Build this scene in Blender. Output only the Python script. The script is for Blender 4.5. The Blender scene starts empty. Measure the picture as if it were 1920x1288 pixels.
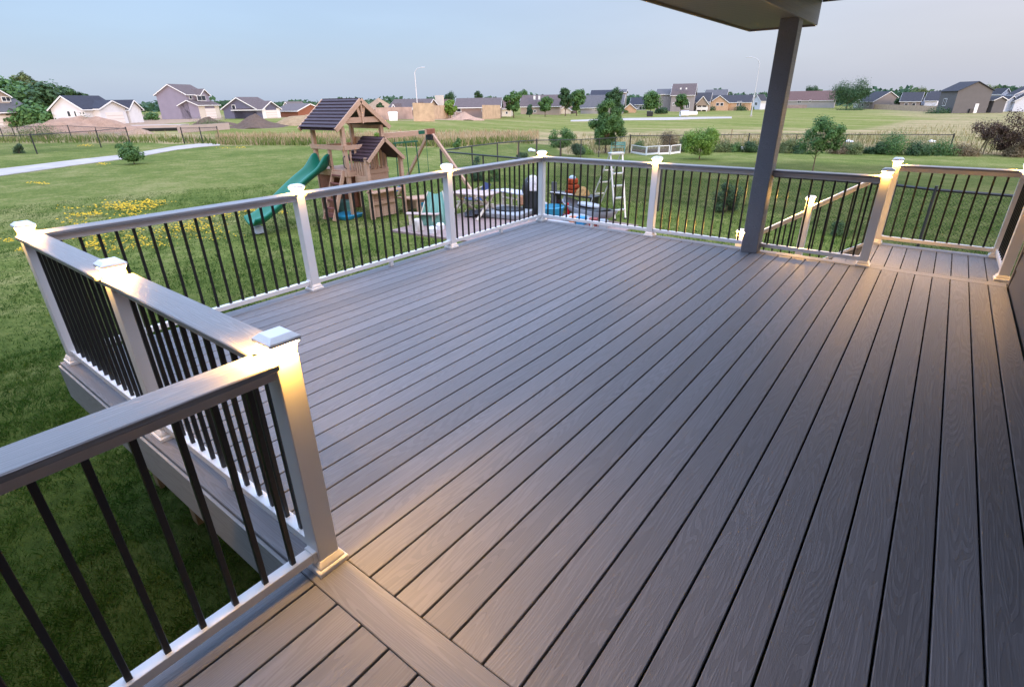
import bpy, bmesh, math, random
import numpy as np
from math import radians as R, sin, cos, pi
from mathutils import Vector, Matrix
random.seed(7); rng=np.random.default_rng(7)
S=bpy.context.scene
COL=S.collection
# ---------------------------------------------------------------- camera (solved from the deck's own geometry)
CF=dict(f=984.1,pitch=.4335,roll=-.0155,yaw=.664,c=(1.5809,-.7653,1.6931))
C0=np.array(CF['c'])
_cy,_sy=cos(CF['yaw']),sin(CF['yaw'])
_fw=np.array([-_sy,_cy,0.]);_rt=np.array([_cy,_sy,0.]);_up=np.array([0,0,1.])
_F=_fw*cos(CF['pitch'])-_up*sin(CF['pitch']);_U=_fw*sin(CF['pitch'])+_up*cos(CF['pitch'])
_cr,_sr=cos(CF['roll']),sin(CF['roll'])
_X=_rt*_cr+_U*_sr;_Y=-_rt*_sr+_U*_cr
def ray(u,v): return _F+(u-960)/CF['f']*_X-(v-644)/CF['f']*_Y
def on(u,v,ax,val):
    r=ray(u,v);return C0+r*((val-C0[ax])/r[ax])
cam=bpy.data.cameras.new('camera');co=bpy.data.objects.new('camera',cam);COL.objects.link(co)
co.matrix_world=Matrix(((_X[0],_Y[0],-_F[0],C0[0]),(_X[1],_Y[1],-_F[1],C0[1]),(_X[2],_Y[2],-_F[2],C0[2]),(0,0,0,1)))
cam.sensor_width=36;cam.lens=CF['f']/1920*36;cam.clip_start=.02;cam.clip_end=6000
S.camera=co
# ---------------------------------------------------------------- terrain height
def sst(a,b,x):
    t=np.clip((x-a)/(b-a),0,1);return t*t*(3-2*t)
def gh(x,y):
    dx=np.asarray(x,float)-C0[0];dy=np.asarray(y,float)-C0[1]
    D=np.hypot(dx,dy);az=np.degrees(np.arctan2(dx,dy))
    w1=sst(-50,-28,az)*(1-sst(40,90,az));w2=sst(-30,0,az)*(1-sst(40,90,az))
    h=-1.25-.9*w1*sst(16,48,D)-1.3*w2*sst(50,140,D)+.28*(1-w1)*sst(50,110,D)
    h=h+.035*np.sin(x*.23+1)*np.sin(y*.19+.5)*sst(6,20,D)
    return h
def G(u,v,dz=0.):
    r=ray(u,v);hl=np.hypot(r[0],r[1]);t=4.;last=t
    while t<2500:
        p=C0+r*t
        if p[2]<gh(p[0],p[1])+dz: break
        last=t;t*=1.03
    a,b=last,t
    for _ in range(30):
        m=(a+b)/2;p=C0+r*m
        if p[2]<gh(p[0],p[1])+dz:b=m
        else:a=m
    return C0+r*b
def Gv(us,vs):
    us=np.asarray(us,float);vs=np.asarray(vs,float)
    r=_F[None]+((us-960)/CF['f'])[:,None]*_X-((vs-644)/CF['f'])[:,None]*_Y
    t=np.full(len(us),4.);last=t.copy();live=np.ones(len(us),bool)
    for _ in range(230):
        p=C0+r*t[:,None];hit=p[:,2]<gh(p[:,0],p[:,1]);live&=~hit
        last=np.where(live,t,last);t=np.where(live,t*1.03,t)
        if not live.any():break
    a,b=last,t
    for _ in range(24):
        m=(a+b)/2;p=C0+r*m[:,None];h=p[:,2]<gh(p[:,0],p[:,1]);b=np.where(h,m,b);a=np.where(h,a,m)
    return C0+r*b[:,None]
def atD(u,v,D):
    r=ray(u,v);return C0+r*(D/np.hypot(r[0],r[1]))
def hd(p): return float(np.hypot(p[0]-C0[0],p[1]-C0[1]))
def azp(p): return math.atan2(p[0]-C0[0],p[1]-C0[1])
# ---------------------------------------------------------------- materials
class N:
    def __init__(s,name):
        s.m=bpy.data.materials.new(name);s.m.use_nodes=True;s.t=s.m.node_tree;s.n=s.t.nodes
        s.b=s.n['Principled BSDF'];s.out=s.n['Material Output']
    def a(s,typ,**k):
        n=s.n.new(typ)
        for q,v in k.items(): setattr(n,q,v)
        return n
    def l(s,a,b): s.t.links.new(a,b)
    def math(s,op,a,b=None,clamp=False):
        n=s.a('ShaderNodeMath',operation=op,use_clamp=clamp)
        for i,v in enumerate((a,b)):
            if v is None: continue
            if isinstance(v,(int,float)): n.inputs[i].default_value=v
            else: s.l(v,n.inputs[i])
        return n.outputs[0]
    def mix(s,f,a,b,typ='MIX'):
        n=s.a('ShaderNodeMixRGB',blend_type=typ)
        for i,v in enumerate((f,a,b)):
            if isinstance(v,(int,float)): n.inputs[i].default_value=v
            elif isinstance(v,tuple): n.inputs[i].default_value=(*v,1)
            else: s.l(v,n.inputs[i])
        return n.outputs[0]
    def noise(s,sc,det=4,vec=None,rough=.55,dist=0):
        n=s.a('ShaderNodeTexNoise');n.inputs['Scale'].default_value=sc;n.inputs['Detail'].default_value=det
        n.inputs['Roughness'].default_value=rough;n.inputs['Distortion'].default_value=dist
        if vec is not None: s.l(vec,n.inputs['Vector'])
        return n.outputs[0]
    def ramp(s,f,stops):
        n=s.a('ShaderNodeValToRGB');cr=n.color_ramp
        while len(cr.elements)<len(stops): cr.elements.new(.5)
        for e,(p,c) in zip(cr.elements,stops): e.position=p;e.color=(*c,1) if isinstance(c,tuple) else (c,c,c,1)
        s.l(f,n.inputs[0]);return n.outputs[0]
    def coord(s,kind='Object',scale=(1,1,1)):
        tc=s.a('ShaderNodeTexCoord');mp=s.a('ShaderNodeMapping');mp.inputs['Scale'].default_value=scale
        s.l(tc.outputs[kind],mp.inputs[0]);return mp.outputs[0]
    def bump(s,h,st=.3,d=.01):
        n=s.a('ShaderNodeBump');n.inputs['Strength'].default_value=st;n.inputs['Distance'].default_value=d
        s.l(h,n.inputs['Height']);s.l(n.outputs[0],s.b.inputs['Normal'])
    def set(s,col=None,rough=None,spec=None,metal=None):
        if col is not None:
            if isinstance(col,tuple): s.b.inputs['Base Color'].default_value=(*col,1)
            else: s.l(col,s.b.inputs['Base Color'])
        if rough is not None:
            if isinstance(rough,(int,float)): s.b.inputs['Roughness'].default_value=rough
            else: s.l(rough,s.b.inputs['Roughness'])
        if spec is not None: s.b.inputs['Specular IOR Level'].default_value=spec
        if metal is not None: s.b.inputs['Metallic'].default_value=metal
        return s.m
def plain(name,col,rough=.6,spec=.4,metal=0,var=.12,sc=6,bump=0):
    n=N(name);v=n.coord('Object')
    nz=n.noise(sc,4,v);f=n.ramp(nz,[(.3,1-var),(.7,1+var*.5)])
    c=n.mix(1,col,f,'MULTIPLY')
    if bump: n.bump(n.noise(sc*8,4,v),bump,.01)
    return n.set(c,rough,spec,metal)
def composite(name,axis,c1,c2,rough=.5,island=True):
    """embossed composite board: long grain lines that run along one axis, every board different"""
    n=N(name)
    tc=n.a('ShaderNodeTexCoord');sx=n.a('ShaderNodeSeparateXYZ');n.l(tc.outputs['Object'],sx.inputs[0])
    ge=n.a('ShaderNodeNewGeometry')
    isl=n.math('MULTIPLY',ge.outputs['Random Per Island'],61.7) if island else 0.
    al,ac=(sx.outputs[0],sx.outputs[1]) if axis=='X' else (sx.outputs[1],sx.outputs[0])
    if axis=='Z': al,ac=sx.outputs[2],sx.outputs[0]
    if axis=='XZ': al,ac=sx.outputs[0],sx.outputs[2]
    if axis=='YZ': al,ac=sx.outputs[1],sx.outputs[2]
    def vec(sa,sc_):
        cb=n.a('ShaderNodeCombineXYZ')
        n.l(n.math('MULTIPLY',al,sa),cb.inputs[0]);n.l(n.math('MULTIPLY',ac,sc_),cb.inputs[1])
        if island:n.l(isl,cb.inputs[2])
        else:n.l(n.math('MULTIPLY',sx.outputs[2],sc_),cb.inputs[2])
        return cb.outputs[0]
    big=n.noise(1.,2,vec(.55,8.),.4)
    rings=n.math('SINE',n.math('MULTIPLY',big,210.))
    fine=n.noise(1.,4,vec(9.,330.),.6)
    streak=n.noise(1.,3,vec(2.2,120.),.6)
    h=n.math('ADD',n.math('MULTIPLY',n.math('MULTIPLY',n.ramp(rings,[(.0,0.),(.22,1.)]),1.0),n.ramp(streak,[(.35,.25),(.65,1.)])),n.math('MULTIPLY',fine,.55))
    blot=n.noise(1.,3,vec(.5,2.5))
    f=n.math('ADD',n.math('MULTIPLY',fine,.35),n.math('ADD',n.math('MULTIPLY',streak,.45),n.math('MULTIPLY',blot,.35)))
    col=n.ramp(f,[(.35,c1),(.75,c2)])
    if island:
        bv=n.ramp(ge.outputs['Random Per Island'],[(0,.82),(1,1.10)]);col=n.mix(1,col,bv,'MULTIPLY')
    line=n.ramp(rings,[(.0,.80),(.22,1.)]);col=n.mix(n.ramp(streak,[(.35,.25),(.6,1.)]),col,n.mix(1,col,line,'MULTIPLY'))
    n.bump(h,.42,.0022)
    rg=n.ramp(streak,[(.3,rough),(.7,rough+.06)])
    return n.set(col,rg,.5)
M={}
BC1,BC2=(.128,.131,.143),(.180,.184,.202)
M['board_y']=composite('composite_board_long','Y',BC1,BC2,.54)
M['board_x']=composite('composite_board_cross','X',BC1,BC2,.54)
M['rail_cap']=composite('composite_rail','X',(.165,.158,.160),(.275,.266,.268),.36,False)
M['fascia']=composite('composite_fascia','XZ',(.25,.26,.265),(.36,.37,.375),.55)
M['fascia_y']=composite('composite_fascia_side','YZ',(.25,.26,.265),(.36,.37,.375),.55)
M['column']=composite('column_wrap','Z',(.155,.162,.185),(.21,.217,.24),.5,False)
M['white']=plain('white_vinyl',(.76,.755,.75),.35,.5,var=.05,sc=3)
M['baluster']=plain('black_aluminium',(.012,.011,.011),.38,.5,var=.1)
M['capw']=plain('cap_white',(.82,.82,.82),.5,.5,var=.03)
def emis(name,col,st):
    n=N(name);n.b.inputs['Emission Color'].default_value=(*col,1);n.b.inputs['Emission Strength'].default_value=st
    n.set((.8,.75,.6),.4);return n.m
M['lens']=emis('lit_lens',(1.,.60,.20),1.5)
M['led']=emis('led_strip',(1.,.51,.09),4400.)
M['led_near']=emis('led_strip_near',(1.,.51,.09),8600.)
M['lens'].node_tree.nodes['Principled BSDF'].inputs['Base Color'].default_value=(.5,.34,.14,1)
M['ptwood']=plain('treated_lumber',(.28,.22,.13),.8,.2,var=.25,sc=14)
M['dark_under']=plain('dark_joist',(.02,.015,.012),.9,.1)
M['soffit']=None
def soffit():
    n=N('vinyl_soffit');tc=n.a('ShaderNodeTexCoord');sx=n.a('ShaderNodeSeparateXYZ');n.l(tc.outputs['Object'],sx.inputs[0])
    f=n.math('FRACT',n.math('MULTIPLY',sx.outputs[1],9.))
    g=n.ramp(f,[(0,.35),(.06,.9),(.5,1.),(.55,.8),(.6,1.),(.94,.95),(1.,.35)])
    n.bump(g,.8,.01)
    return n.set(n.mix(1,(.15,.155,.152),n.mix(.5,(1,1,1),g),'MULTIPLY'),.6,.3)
M['soffit']=soffit()
M['trimdark']=plain('dark_trim',(.16,.14,.13),.5,.4)
M['siding']=plain('lap_siding_charcoal',(.115,.112,.118),.6,.35,var=.08,sc=2)
def shingle(name,c):
    n=N(name);v=n.coord('Object');nz=n.noise(2.5,5,v);w=n.noise(14,3,v)
    f=n.ramp(n.math('ADD',n.math('MULTIPLY',nz,.5),n.math('MULTIPLY',w,.5)),[(.35,.78),(.65,1.15)])
    return n.set(n.mix(1,c,f,'MULTIPLY'),.9,.15)
# ---------------------------------------------------------------- mesh builder
class MB:
    def __init__(s): s.v=[];s.f=[]
    def add(s,vs,fs):
        o=len(s.v);s.v+= [tuple(map(float,p)) for p in vs];s.f+=[tuple(i+o for i in f) for f in fs];return s
    def box(s,x0,x1,y0,y1,z0,z1):
        return s.add([(x0,y0,z0),(x1,y0,z0),(x1,y1,z0),(x0,y1,z0),(x0,y0,z1),(x1,y0,z1),(x1,y1,z1),(x0,y1,z1)],
          [(0,3,2,1),(4,5,6,7),(0,1,5,4),(1,2,6,5),(2,3,7,6),(3,0,4,7)])
    def fru(s,z0,h0,z1,h1,cx=0,cy=0):  # square frustum
        v=[(cx+a*h0,cy+b*h0,z0) for a,b in ((-1,-1),(1,-1),(1,1),(-1,1))]+[(cx+a*h1,cy+b*h1,z1) for a,b in ((-1,-1),(1,-1),(1,1),(-1,1))]
        return s.add(v,[(0,3,2,1),(4,5,6,7),(0,1,5,4),(1,2,6,5),(2,3,7,6),(3,0,4,7)])
    def bar(s,p,q,w,h=None,up=(0,0,1)):   # rectangular bar between two points
        h=h or w;p=Vector(p);q=Vector(q);d=(q-p).normalized();u=Vector(up)
        if abs(d.dot(u))>.98:u=Vector((1,0,0))
        a=d.cross(u).normalized();b=a.cross(d).normalized();vs=[]
        for c in (p,q):
            for i,j in ((-1,-1),(1,-1),(1,1),(-1,1)): vs.append(c+a*(i*w/2)+b*(j*h/2))
        return s.add(vs,[(0,3,2,1),(4,5,6,7),(0,1,5,4),(1,2,6,5),(2,3,7,6),(3,0,4,7)])
    def tube(s,pts,rad,n=8):
        pts=[Vector(p) for p in pts];rs=rad if isinstance(rad,(list,tuple)) else [rad]*len(pts)
        o=len(s.v);k=len(pts);ref=Vector((.31,.17,.93))
        for i,p in enumerate(pts):
            d=(pts[min(i+1,k-1)]-pts[max(i-1,0)]).normalized()
            if abs(d.dot(ref))>.97: ref=Vector((.9,.3,.1))
            a=d.cross(ref).normalized();b=d.cross(a)
            for j in range(n):
                t=2*pi*j/n;c=p+a*(cos(t)*rs[i])+b*(sin(t)*rs[i]);s.v.append(tuple(c))
        for i in range(k-1):
            for j in range(n): s.f.append((o+i*n+j,o+i*n+(j+1)%n,o+(i+1)*n+(j+1)%n,o+(i+1)*n+j))
        s.f.append(tuple(o+j for j in reversed(range(n))));s.f.append(tuple(o+(k-1)*n+j for j in range(n)));return s
    def lathe(s,prof,n=20,c=(0,0,0)):
        o=len(s.v)
        for r,z in prof:
            for j in range(n): s.v.append((c[0]+r*cos(2*pi*j/n),c[1]+r*sin(2*pi*j/n),c[2]+z))
        for i in range(len(prof)-1):
            for j in range(n): s.f.append((o+i*n+j,o+i*n+(j+1)%n,o+(i+1)*n+(j+1)%n,o+(i+1)*n+j))
        s.f.append(tuple(o+j for j in reversed(range(n))));s.f.append(tuple(o+(len(prof)-1)*n+j for j in range(n)));return s
    def prism(s,poly,z0,z1,xf=None):   # polygon (x,y) extruded in z, optional transform
        n=len(poly);vs=[(x,y,z0) for x,y in poly]+[(x,y,z1) for x,y in poly]
        if xf: vs=[xf(p) for p in vs]
        return s.add(vs,[tuple(reversed(range(n))),tuple(range(n,2*n))]+[(i,(i+1)%n,n+(i+1)%n,n+i) for i in range(n)])
    def build(s,name,mat,parent=None,bev=0,smooth=False,loc=None,rz=0,normals=True):
        me=bpy.data.meshes.new(name);me.from_pydata(s.v,[],s.f)
        bm=bmesh.new();bm.from_mesh(me)
        if normals: bmesh.ops.recalc_face_normals(bm,faces=bm.faces)
        if bev: bmesh.ops.bevel(bm,geom=list(bm.edges),offset=bev,segments=1,affect='EDGES',clamp_overlap=True)
        bm.to_mesh(me);bm.free()
        if smooth:
            me.polygons.foreach_set('use_smooth',[True]*len(me.polygons))
            me.set_sharp_from_angle(angle=R(40))
        me.materials.append(mat);o=bpy.data.objects.new(name,me);COL.objects.link(o)
        if parent: o.parent=parent
        if loc is not None:o.location=loc
        o.rotation_euler.z=rz
        return o
def tag(o,label=None,cat=None,group=None,kind=None):
    if label:o['label']=label
    if cat:o['category']=cat
    if group:o['group']=group
    if kind:o['kind']=kind
    return o
def empty(name,loc,rz=0,label=None,cat=None,group=None):
    o=bpy.data.objects.new(name,None);COL.objects.link(o);o.location=loc;o.rotation_euler=(0,0,rz);o.empty_display_size=.1
    return tag(o,label,cat,group)
def copy_tree(o,parent=None,top=True):
    c=o.copy();COL.objects.link(c);c.parent=parent
    for ch in [x for x in KIDS(o)]: copy_tree(ch,c,False)
    return c
def KIDS(o): return [x for x in o.children]
def npmesh(name,v,f,mat,parent=None,uvcol=None):
    """v (n,3), f (m,k) uniform"""
    me=bpy.data.meshes.new(name);k=f.shape[1]
    me.vertices.add(len(v));me.vertices.foreach_set('co',np.asarray(v,np.float32).ravel())
    me.loops.add(f.size);me.loops.foreach_set('vertex_index',f.astype(np.int32).ravel())
    me.polygons.add(len(f));me.polygons.foreach_set('loop_start',(np.arange(len(f))*k).astype(np.int32))
    me.polygons.foreach_set('loop_total',np.full(len(f),k,np.int32))
    me.update(calc_edges=True)
    me.materials.append(mat);o=bpy.data.objects.new(name,me);COL.objects.link(o)
    if parent:o.parent=parent
    return o
# ================================================================ LIGHT
W=bpy.data.worlds.new('World');S.world=W;W.use_nodes=True
nt=W.node_tree;bg=nt.nodes['Background'];sky=nt.nodes.new('ShaderNodeTexSky');sky.sky_type='NISHITA'
SKYTOP=4.4
SUN_EL,SUN_AZ=9.,112.          # azimuth clockwise from +Y
sky.sun_disc=False;sky.sun_elevation=R(SUN_EL);sky.sun_rotation=R(SUN_AZ);sky.altitude=300
sky.air_density=1.3;sky.dust_density=2.;sky.ozone_density=2.5
def _w(t,**k):
    n=nt.nodes.new(t)
    for q,v in k.items(): setattr(n,q,v)
    return n
geo=_w('ShaderNodeTexCoord');sxyz=_w('ShaderNodeSeparateXYZ');nt.links.new(geo.outputs['Generated'],sxyz.inputs[0])
def _ramp(src,a,b,c0,c1):
    r=_w('ShaderNodeMapRange',interpolation_type='SMOOTHSTEP');r.inputs[1].default_value=a;r.inputs[2].default_value=b;r.inputs[3].default_value=c0;r.inputs[4].default_value=c1
    nt.links.new(src,r.inputs[0]);return r.outputs[0]
def _mix(f,a,b,t='MIX'):
    n=_w('ShaderNodeMixRGB',blend_type=t)
    for i,v in enumerate((f,a,b)):
        if isinstance(v,(int,float)): n.inputs[i].default_value=v
        elif isinstance(v,tuple): n.inputs[i].default_value=(*v,1)
        else: nt.links.new(v,n.inputs[i])
    return n.outputs[0]
# evening haze: blue in the west-north-west, paler and pinker to the right; the dome overhead is the brightest part
hz=_mix(_ramp(sxyz.outputs[0],-.95,.25,0,1),(1.08,1.43,2.04),(1.78,1.72,1.95))
hz=_mix(_ramp(sxyz.outputs[2],.0,.11,.55,0),hz,(1.35,1.55,1.95))
tot=_mix(1.,_mix(1.,sky.outputs[0],(.13,.135,.16),'MULTIPLY'),hz,'ADD')
cl=_w('ShaderNodeTexNoise');cl.inputs['Scale'].default_value=2.2;cl.inputs['Detail'].default_value=4;_mp=_w('ShaderNodeMapping');_mp.inputs['Scale'].default_value=(1,1,5);nt.links.new(geo.outputs['Generated'],_mp.inputs[0]);nt.links.new(_mp.outputs[0],cl.inputs[0])
tot=_mix(1.,tot,_ramp(cl.outputs[0],.35,.7,1.0,1.06),'MULTIPLY')
dome=_ramp(sxyz.outputs[2],.20,.72,1.,SKYTOP)
tot=_mix(1.,tot,dome,'MULTIPLY')
tot=_mix(1.,tot,_mix(_ramp(sxyz.outputs[2],.2,.6,0,1),(1.,1.,1.),(.90,1.,1.13)),'MULTIPLY')
nt.links.new(tot,bg.inputs[0]);bg.inputs[1].default_value=.12
sl=bpy.data.lights.new('evening_sun','SUN');sl.energy=.9;sl.angle=R(14);sl.color=(1.,.80,.66)
so=bpy.data.objects.new('evening_sun',sl);COL.objects.link(so)
sd=Vector((sin(R(SUN_AZ))*cos(R(SUN_EL)),cos(R(SUN_AZ))*cos(R(SUN_EL)),sin(R(SUN_EL))))
so.rotation_euler=sd.to_track_quat('Z','Y').to_euler();so.location=(0,0,20)
S.view_settings.view_transform='Standard';S.view_settings.look='None';S.view_settings.exposure=1.5;S.view_settings.gamma=1
S.cycles.max_bounces=6;S.cycles.use_denoising=True
M['rail_under']=plain('rail_underside_vinyl',(.62,.58,.56),.5,.4,var=.08,sc=5)
# ================================================================ DECK
X0,X1=-3.15,2.392;ZB=-.024
PX=.1458;GX=.209;g=.0043
deck=empty('deck',(0,0,0),0,'large grey composite deck with dark gaps between its boards','deck')
def boards(xs,y0,y1):
    m=MB()
    for a,b in zip(xs[:-1],xs[1:]):
        m.box(a+g,b-g,y0,y1,ZB,0)
    return m
ks=[GX+PX*k for k in range(-40,16)]
xs=[X0-g]+[x for x in ks if X0+.05<x<X1-.05]+[X1]
boards(xs,.0575,5.9022).build('decking',M['board_y'],deck,.0028)
xs2=[-.078-g,.0655]+[GX+PX*k for k in range(0,16) if GX+PX*k<X1-.05]+[X1]
boards(xs2,-3.35,-.0945).build('decking',M['board_y'],deck,.0028)
MB().box(X0,X1,-.0915,.0545,ZB,.0008).build('border_board',M['board_x'],deck,.0028)
MB().box(X0,X1,5.9052,6.047,ZB,.0008).build('border_board',M['board_x'],deck,.0028)
xs3=[1.10]+[1.24+.1445*k for k in range(0,8)]+[2.425]
boards(xs3,6.05,7.088).build('landing_decking',M['board_y'],deck,.0028)
MB().box(1.10,2.425,7.091,7.243,ZB,.0008).build('border_board',M['board_x'],deck,.0028)
FZ0,FZ1=-.285,-.0265
for q in ((X0-.019,-.093,-.104,-.085),(X0-.019,1.099,6.04,6.059),(1.1,2.43,7.236,7.255)):
    MB().box(*q,FZ0,FZ1).build('fascia_board',M['fascia'],deck,.002)
for q in ((X0-.019,X0-.001,-.084,6.039),(-.092,-.073,-3.35,-.105),(2.42,2.439,5.98,7.23)):
    MB().box(*q,FZ0,FZ1).build('fascia_board',M['fascia_y'],deck,.002)
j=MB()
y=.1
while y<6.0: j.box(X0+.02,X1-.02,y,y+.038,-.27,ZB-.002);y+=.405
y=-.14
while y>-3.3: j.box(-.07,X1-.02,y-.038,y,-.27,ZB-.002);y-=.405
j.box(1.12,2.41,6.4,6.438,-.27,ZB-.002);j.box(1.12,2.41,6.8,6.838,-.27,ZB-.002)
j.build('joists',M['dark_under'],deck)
for (x,y) in [(-2.3,.22),(-3.9+.9,.22),(-.9,.22),(.6,.22),(-3.0,3.),(-3.0,5.9),(-1.,5.9),(1.,5.9),(1.,3.),(-1.,3.),(1.18,7.16),(2.36,7.16),(0.,-1.8),(2.2,-3.2),(0,-3.2)]:
    MB().box(x-.045,x+.045,y-.045,y+.045,-1.45,-.272).build('support_post',M['ptwood'],deck)
# stairs
st=empty('deck_stairs',(1.1,6.65,0),0,'composite stairs going down beside the deck from its landing','stairs')
st2=[]
for i in range(1,7):
    z=-.1885*i;x=1.1-.281*i
    m=MB();m.box(x-1.1-.012,x-1.1+.135,-.52,.52,z-.024,z);m.box(x-1.1+.138,x-1.1+.281,-.52,.52,z-.024,z)
    m.build('tread',M['board_y'],st,.002)
for yy in (-.545,.525):
    poly=[(0,-.04),(0,-.36),(-1.66,-1.25-.15),(-1.80,-1.25-.15),(-1.80,-1.17)]
    MB().prism(poly,0,.02,lambda p,yy=yy:(p[0],yy+p[2],p[1])).build('stringer',M['fascia'],st)
# ---------------------------------------------------------------- posts
def make_post():
    t=empty('railing_post',(0,0,0));hs=.0425
    MB().box(-hs,hs,-hs,hs,.0,.938).build('sleeve',M['white'],t,.003)
    m=MB();m.fru(.0012,.066,.022,.066);m.fru(.022,.066,.027,.06);m.fru(.0275,.057,.040,.055);m.fru(.040,.055,.058,.0445)
    m.build('base_trim',M['white'],t,.0015)
    m=MB();m.fru(.938,.039,.984,.046);m.build('light_lens',M['lens'],t)
    m=MB()
    for q in ((-.0485,.0485,-.0485,-.0465),(-.0485,.0485,.0465,.0485),(-.0485,-.0465,-.046,.046),(.0465,.0485,-.046,.046)):
        m.add([(q[0],q[2],.9825),(q[1],q[2],.9825),(q[1],q[3],.9825),(q[0],q[3],.9825)],[(0,3,2,1)])
    m.build('led_strip',M['led'],t,normals=False)
    m=MB();m.fru(.984,.050,.990,.0555);m.fru(.990,.0555,1.0015,.0555);m.fru(1.0015,.0555,1.018,.036);m.build('post_cap',M['capw'],t,.0012)
    return t
LCx=-3.0738;LFy=5.9679
posts=[('A',(0,0),'nearest white post with lit cap, where the two foreground railings meet'),
('B',(-1.5033,0),'white lit-cap post standing midway along the left railing that faces the lawn'),
('C',(LCx,0),'white lit-cap post at the far left corner of the deck'),
('D',(LCx,1.9809),'white lit-cap post in front of the green slide and playset'),
('E',(LCx,3.9683),'white lit-cap post between the playset and the picnic table'),
('F',(LCx,LFy),'white lit-cap post at the back corner of the deck, beside the paver patio clutter'),
('G',(-1.282,LFy),'white lit-cap post to the right of the aluminium stepladder'),
('H',(1.1936,LFy),'white lit-cap post at the top of the stairs where the deck meets the landing'),
('I',(1.1936,7.178),'white lit-cap post at the head of the sloping stair rail, behind another post'),
('J',(2.3504,7.178),'white lit-cap post at the outer right corner of the stair landing'),
('K',(2.3604,6.1649),'white lit-cap post against the corner of the charcoal house wall'),
('S',(0,-1.92),'white lit-cap post at the near end of the foreground railing')]
P0=make_post();PO={}
for i,(k,(x,y),lab) in enumerate(posts):
    o=P0 if i==0 else copy_tree(P0)
    o.location=(x,y,0);o.name='railing_post' if i==0 else o.name
    tag(o,lab,'post','railing posts with lit caps');PO[k]=o
for k_ in 'AS':
    for ch in PO[k_].children:
        if ch.name.startswith('led_strip'):
            ch.data=ch.data.copy();ch.data.materials[0]=M['led_near']
# two stair posts (longer sleeves)
for (x,zc,lab) in [(.368,.49,'white lit-cap post halfway down the sloping stair rail'),(-.426,-.044,'low white lit-cap post at the foot of the stairs beside the grey column')]:
    o=copy_tree(P0);o.location=(x,7.178,zc-1.0)
    for ch in o.children:
        if ch.name.startswith('base_trim'): ch.location.z=(-.35 if zc>0 else -.22)
        if ch.name.startswith('sleeve'):
            ch.data=ch.data.copy()
            for v in ch.data.vertices:
                if v.co.z<.5: v.co.z-= (.35 if zc>0 else .22)
    tag(o,lab,'post','railing posts with lit caps')
# ---------------------------------------------------------------- railings
balm=None
def rail(p,q,lab,e0=.0425,e1=.0425,z0=0.,z1=0.,foot=True,capm='rail_cap',subm='rail_under'):
    """p,q plan points of the post centres, z0,z1 height offsets at both ends"""
    global balm
    p=Vector(p);q=Vector(q);L=(q-p).length;a=math.atan2((q-p).y,(q-p).x)
    t=empty('railing_section',(p.x,p.y,z0),a,lab,'railing','railing sections with black balusters')
    sl=(z1-z0)/L;xa,xb=e0,L-e1
    def slab(x0,x1,hw0,hw1,za,zb):
        v=[]
        for x in (x0,x1):
            for hw,z in ((hw0,za),(hw1,zb)):
                v+= [(x,-hw,z+sl*x),(x,hw,z+sl*x)]
        return v,[(0,1,3,2),(4,6,7,5),(0,4,5,1),(2,3,7,6),(0,2,6,4),(1,5,7,3)]
    m=MB();m.add(*slab(xa,xb,.0715,.0715,.916,.9395));m.build('top_rail',M[capm],t,.004)
    m=MB();m.add(*slab(xa+.001,xb-.001,.040,.052,.904,.9155));m.add(*slab(xa+.001,xb-.001,.030,.030,.868,.9038));m.build('sub_rail',M[subm],t,.002)
    m=MB();m.add(*slab(xa,xb,.024,.024,.058,.098));m.add(*slab(xa-.0,xa+.018,.029,.029,.052,.104));m.add(*slab(xb-.018,xb,.029,.029,.052,.104));m.build('bottom_rail',M['white'],t,.002)
    n=int((L-e0-e1-.02)/.111);off=(L-(n-1)*.111)/2+ (e0-e1)/2
    if balm is None:
        b=MB();b.box(-.0095,.0095,-.0095,.0095,.095,.869);o=b.build('baluster',M['baluster'],t,.0015);balm=o.data
        o.location=(off,0,sl*off);start=1
    else: start=0
    for i in range(start,n):
        x=off+i*.111;o=bpy.data.objects.new('baluster',balm);COL.objects.link(o);o.parent=t;o.location=(x,0,sl*x)
    if foot and L>1.5:
        m=MB();m.box(L/2-.02,L/2+.02,-.02,.02,.001,.0575);m.build('foot_block',M['white'],t,.002)
    return t
M['rail_under']=plain('rail_underside_vinyl',(.62,.58,.56),.5,.4,var=.08,sc=5)
cx=.0375
rail((0,0),(0,-1.92),'nearest railing section, running out of frame at lower left over the dark lawn')
rail((0,0),(-1.5033,0),'left railing section between the nearest post and the next post along')
rail((-1.5033,0),(LCx,0),'far half of the left railing, ending at the deck corner',foot=False)
rail((LCx,0),(LCx,1.9809),'railing section in front of the yellow flowers on the lawn')
rail((LCx,1.9809),(LCx,3.9683),'railing section in front of the wooden playset')
rail((LCx,3.9683),(LCx,LFy),'railing section in front of the picnic table and paver patio')
rail((LCx,LFy),(-1.282,LFy),'back railing section in front of the aluminium stepladder')
rail((-1.282,LFy),(-.053,LFy),'back railing section to the left of the grey roof column',e1=.0)
rail((.128,LFy),(1.1936,LFy),'back railing section between the grey column and the stairs',e0=.0)
rail((1.1936,7.178),(2.3504,7.178),'railing section across the far side of the stair landing')
rail((2.3504,7.178),(2.3604,6.1649),'short railing section on the right of the landing beside the house')
rail((1.1936,7.178),(.368,7.178),'upper sloping stair railing section below the landing',z0=-.03,z1=-.575,capm='white',subm='white')
rail((.368,7.178),(-.426,7.178),'lower sloping stair railing section behind the grey column',z0=-.60,z1=-1.125,capm='white',subm='white')
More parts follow.
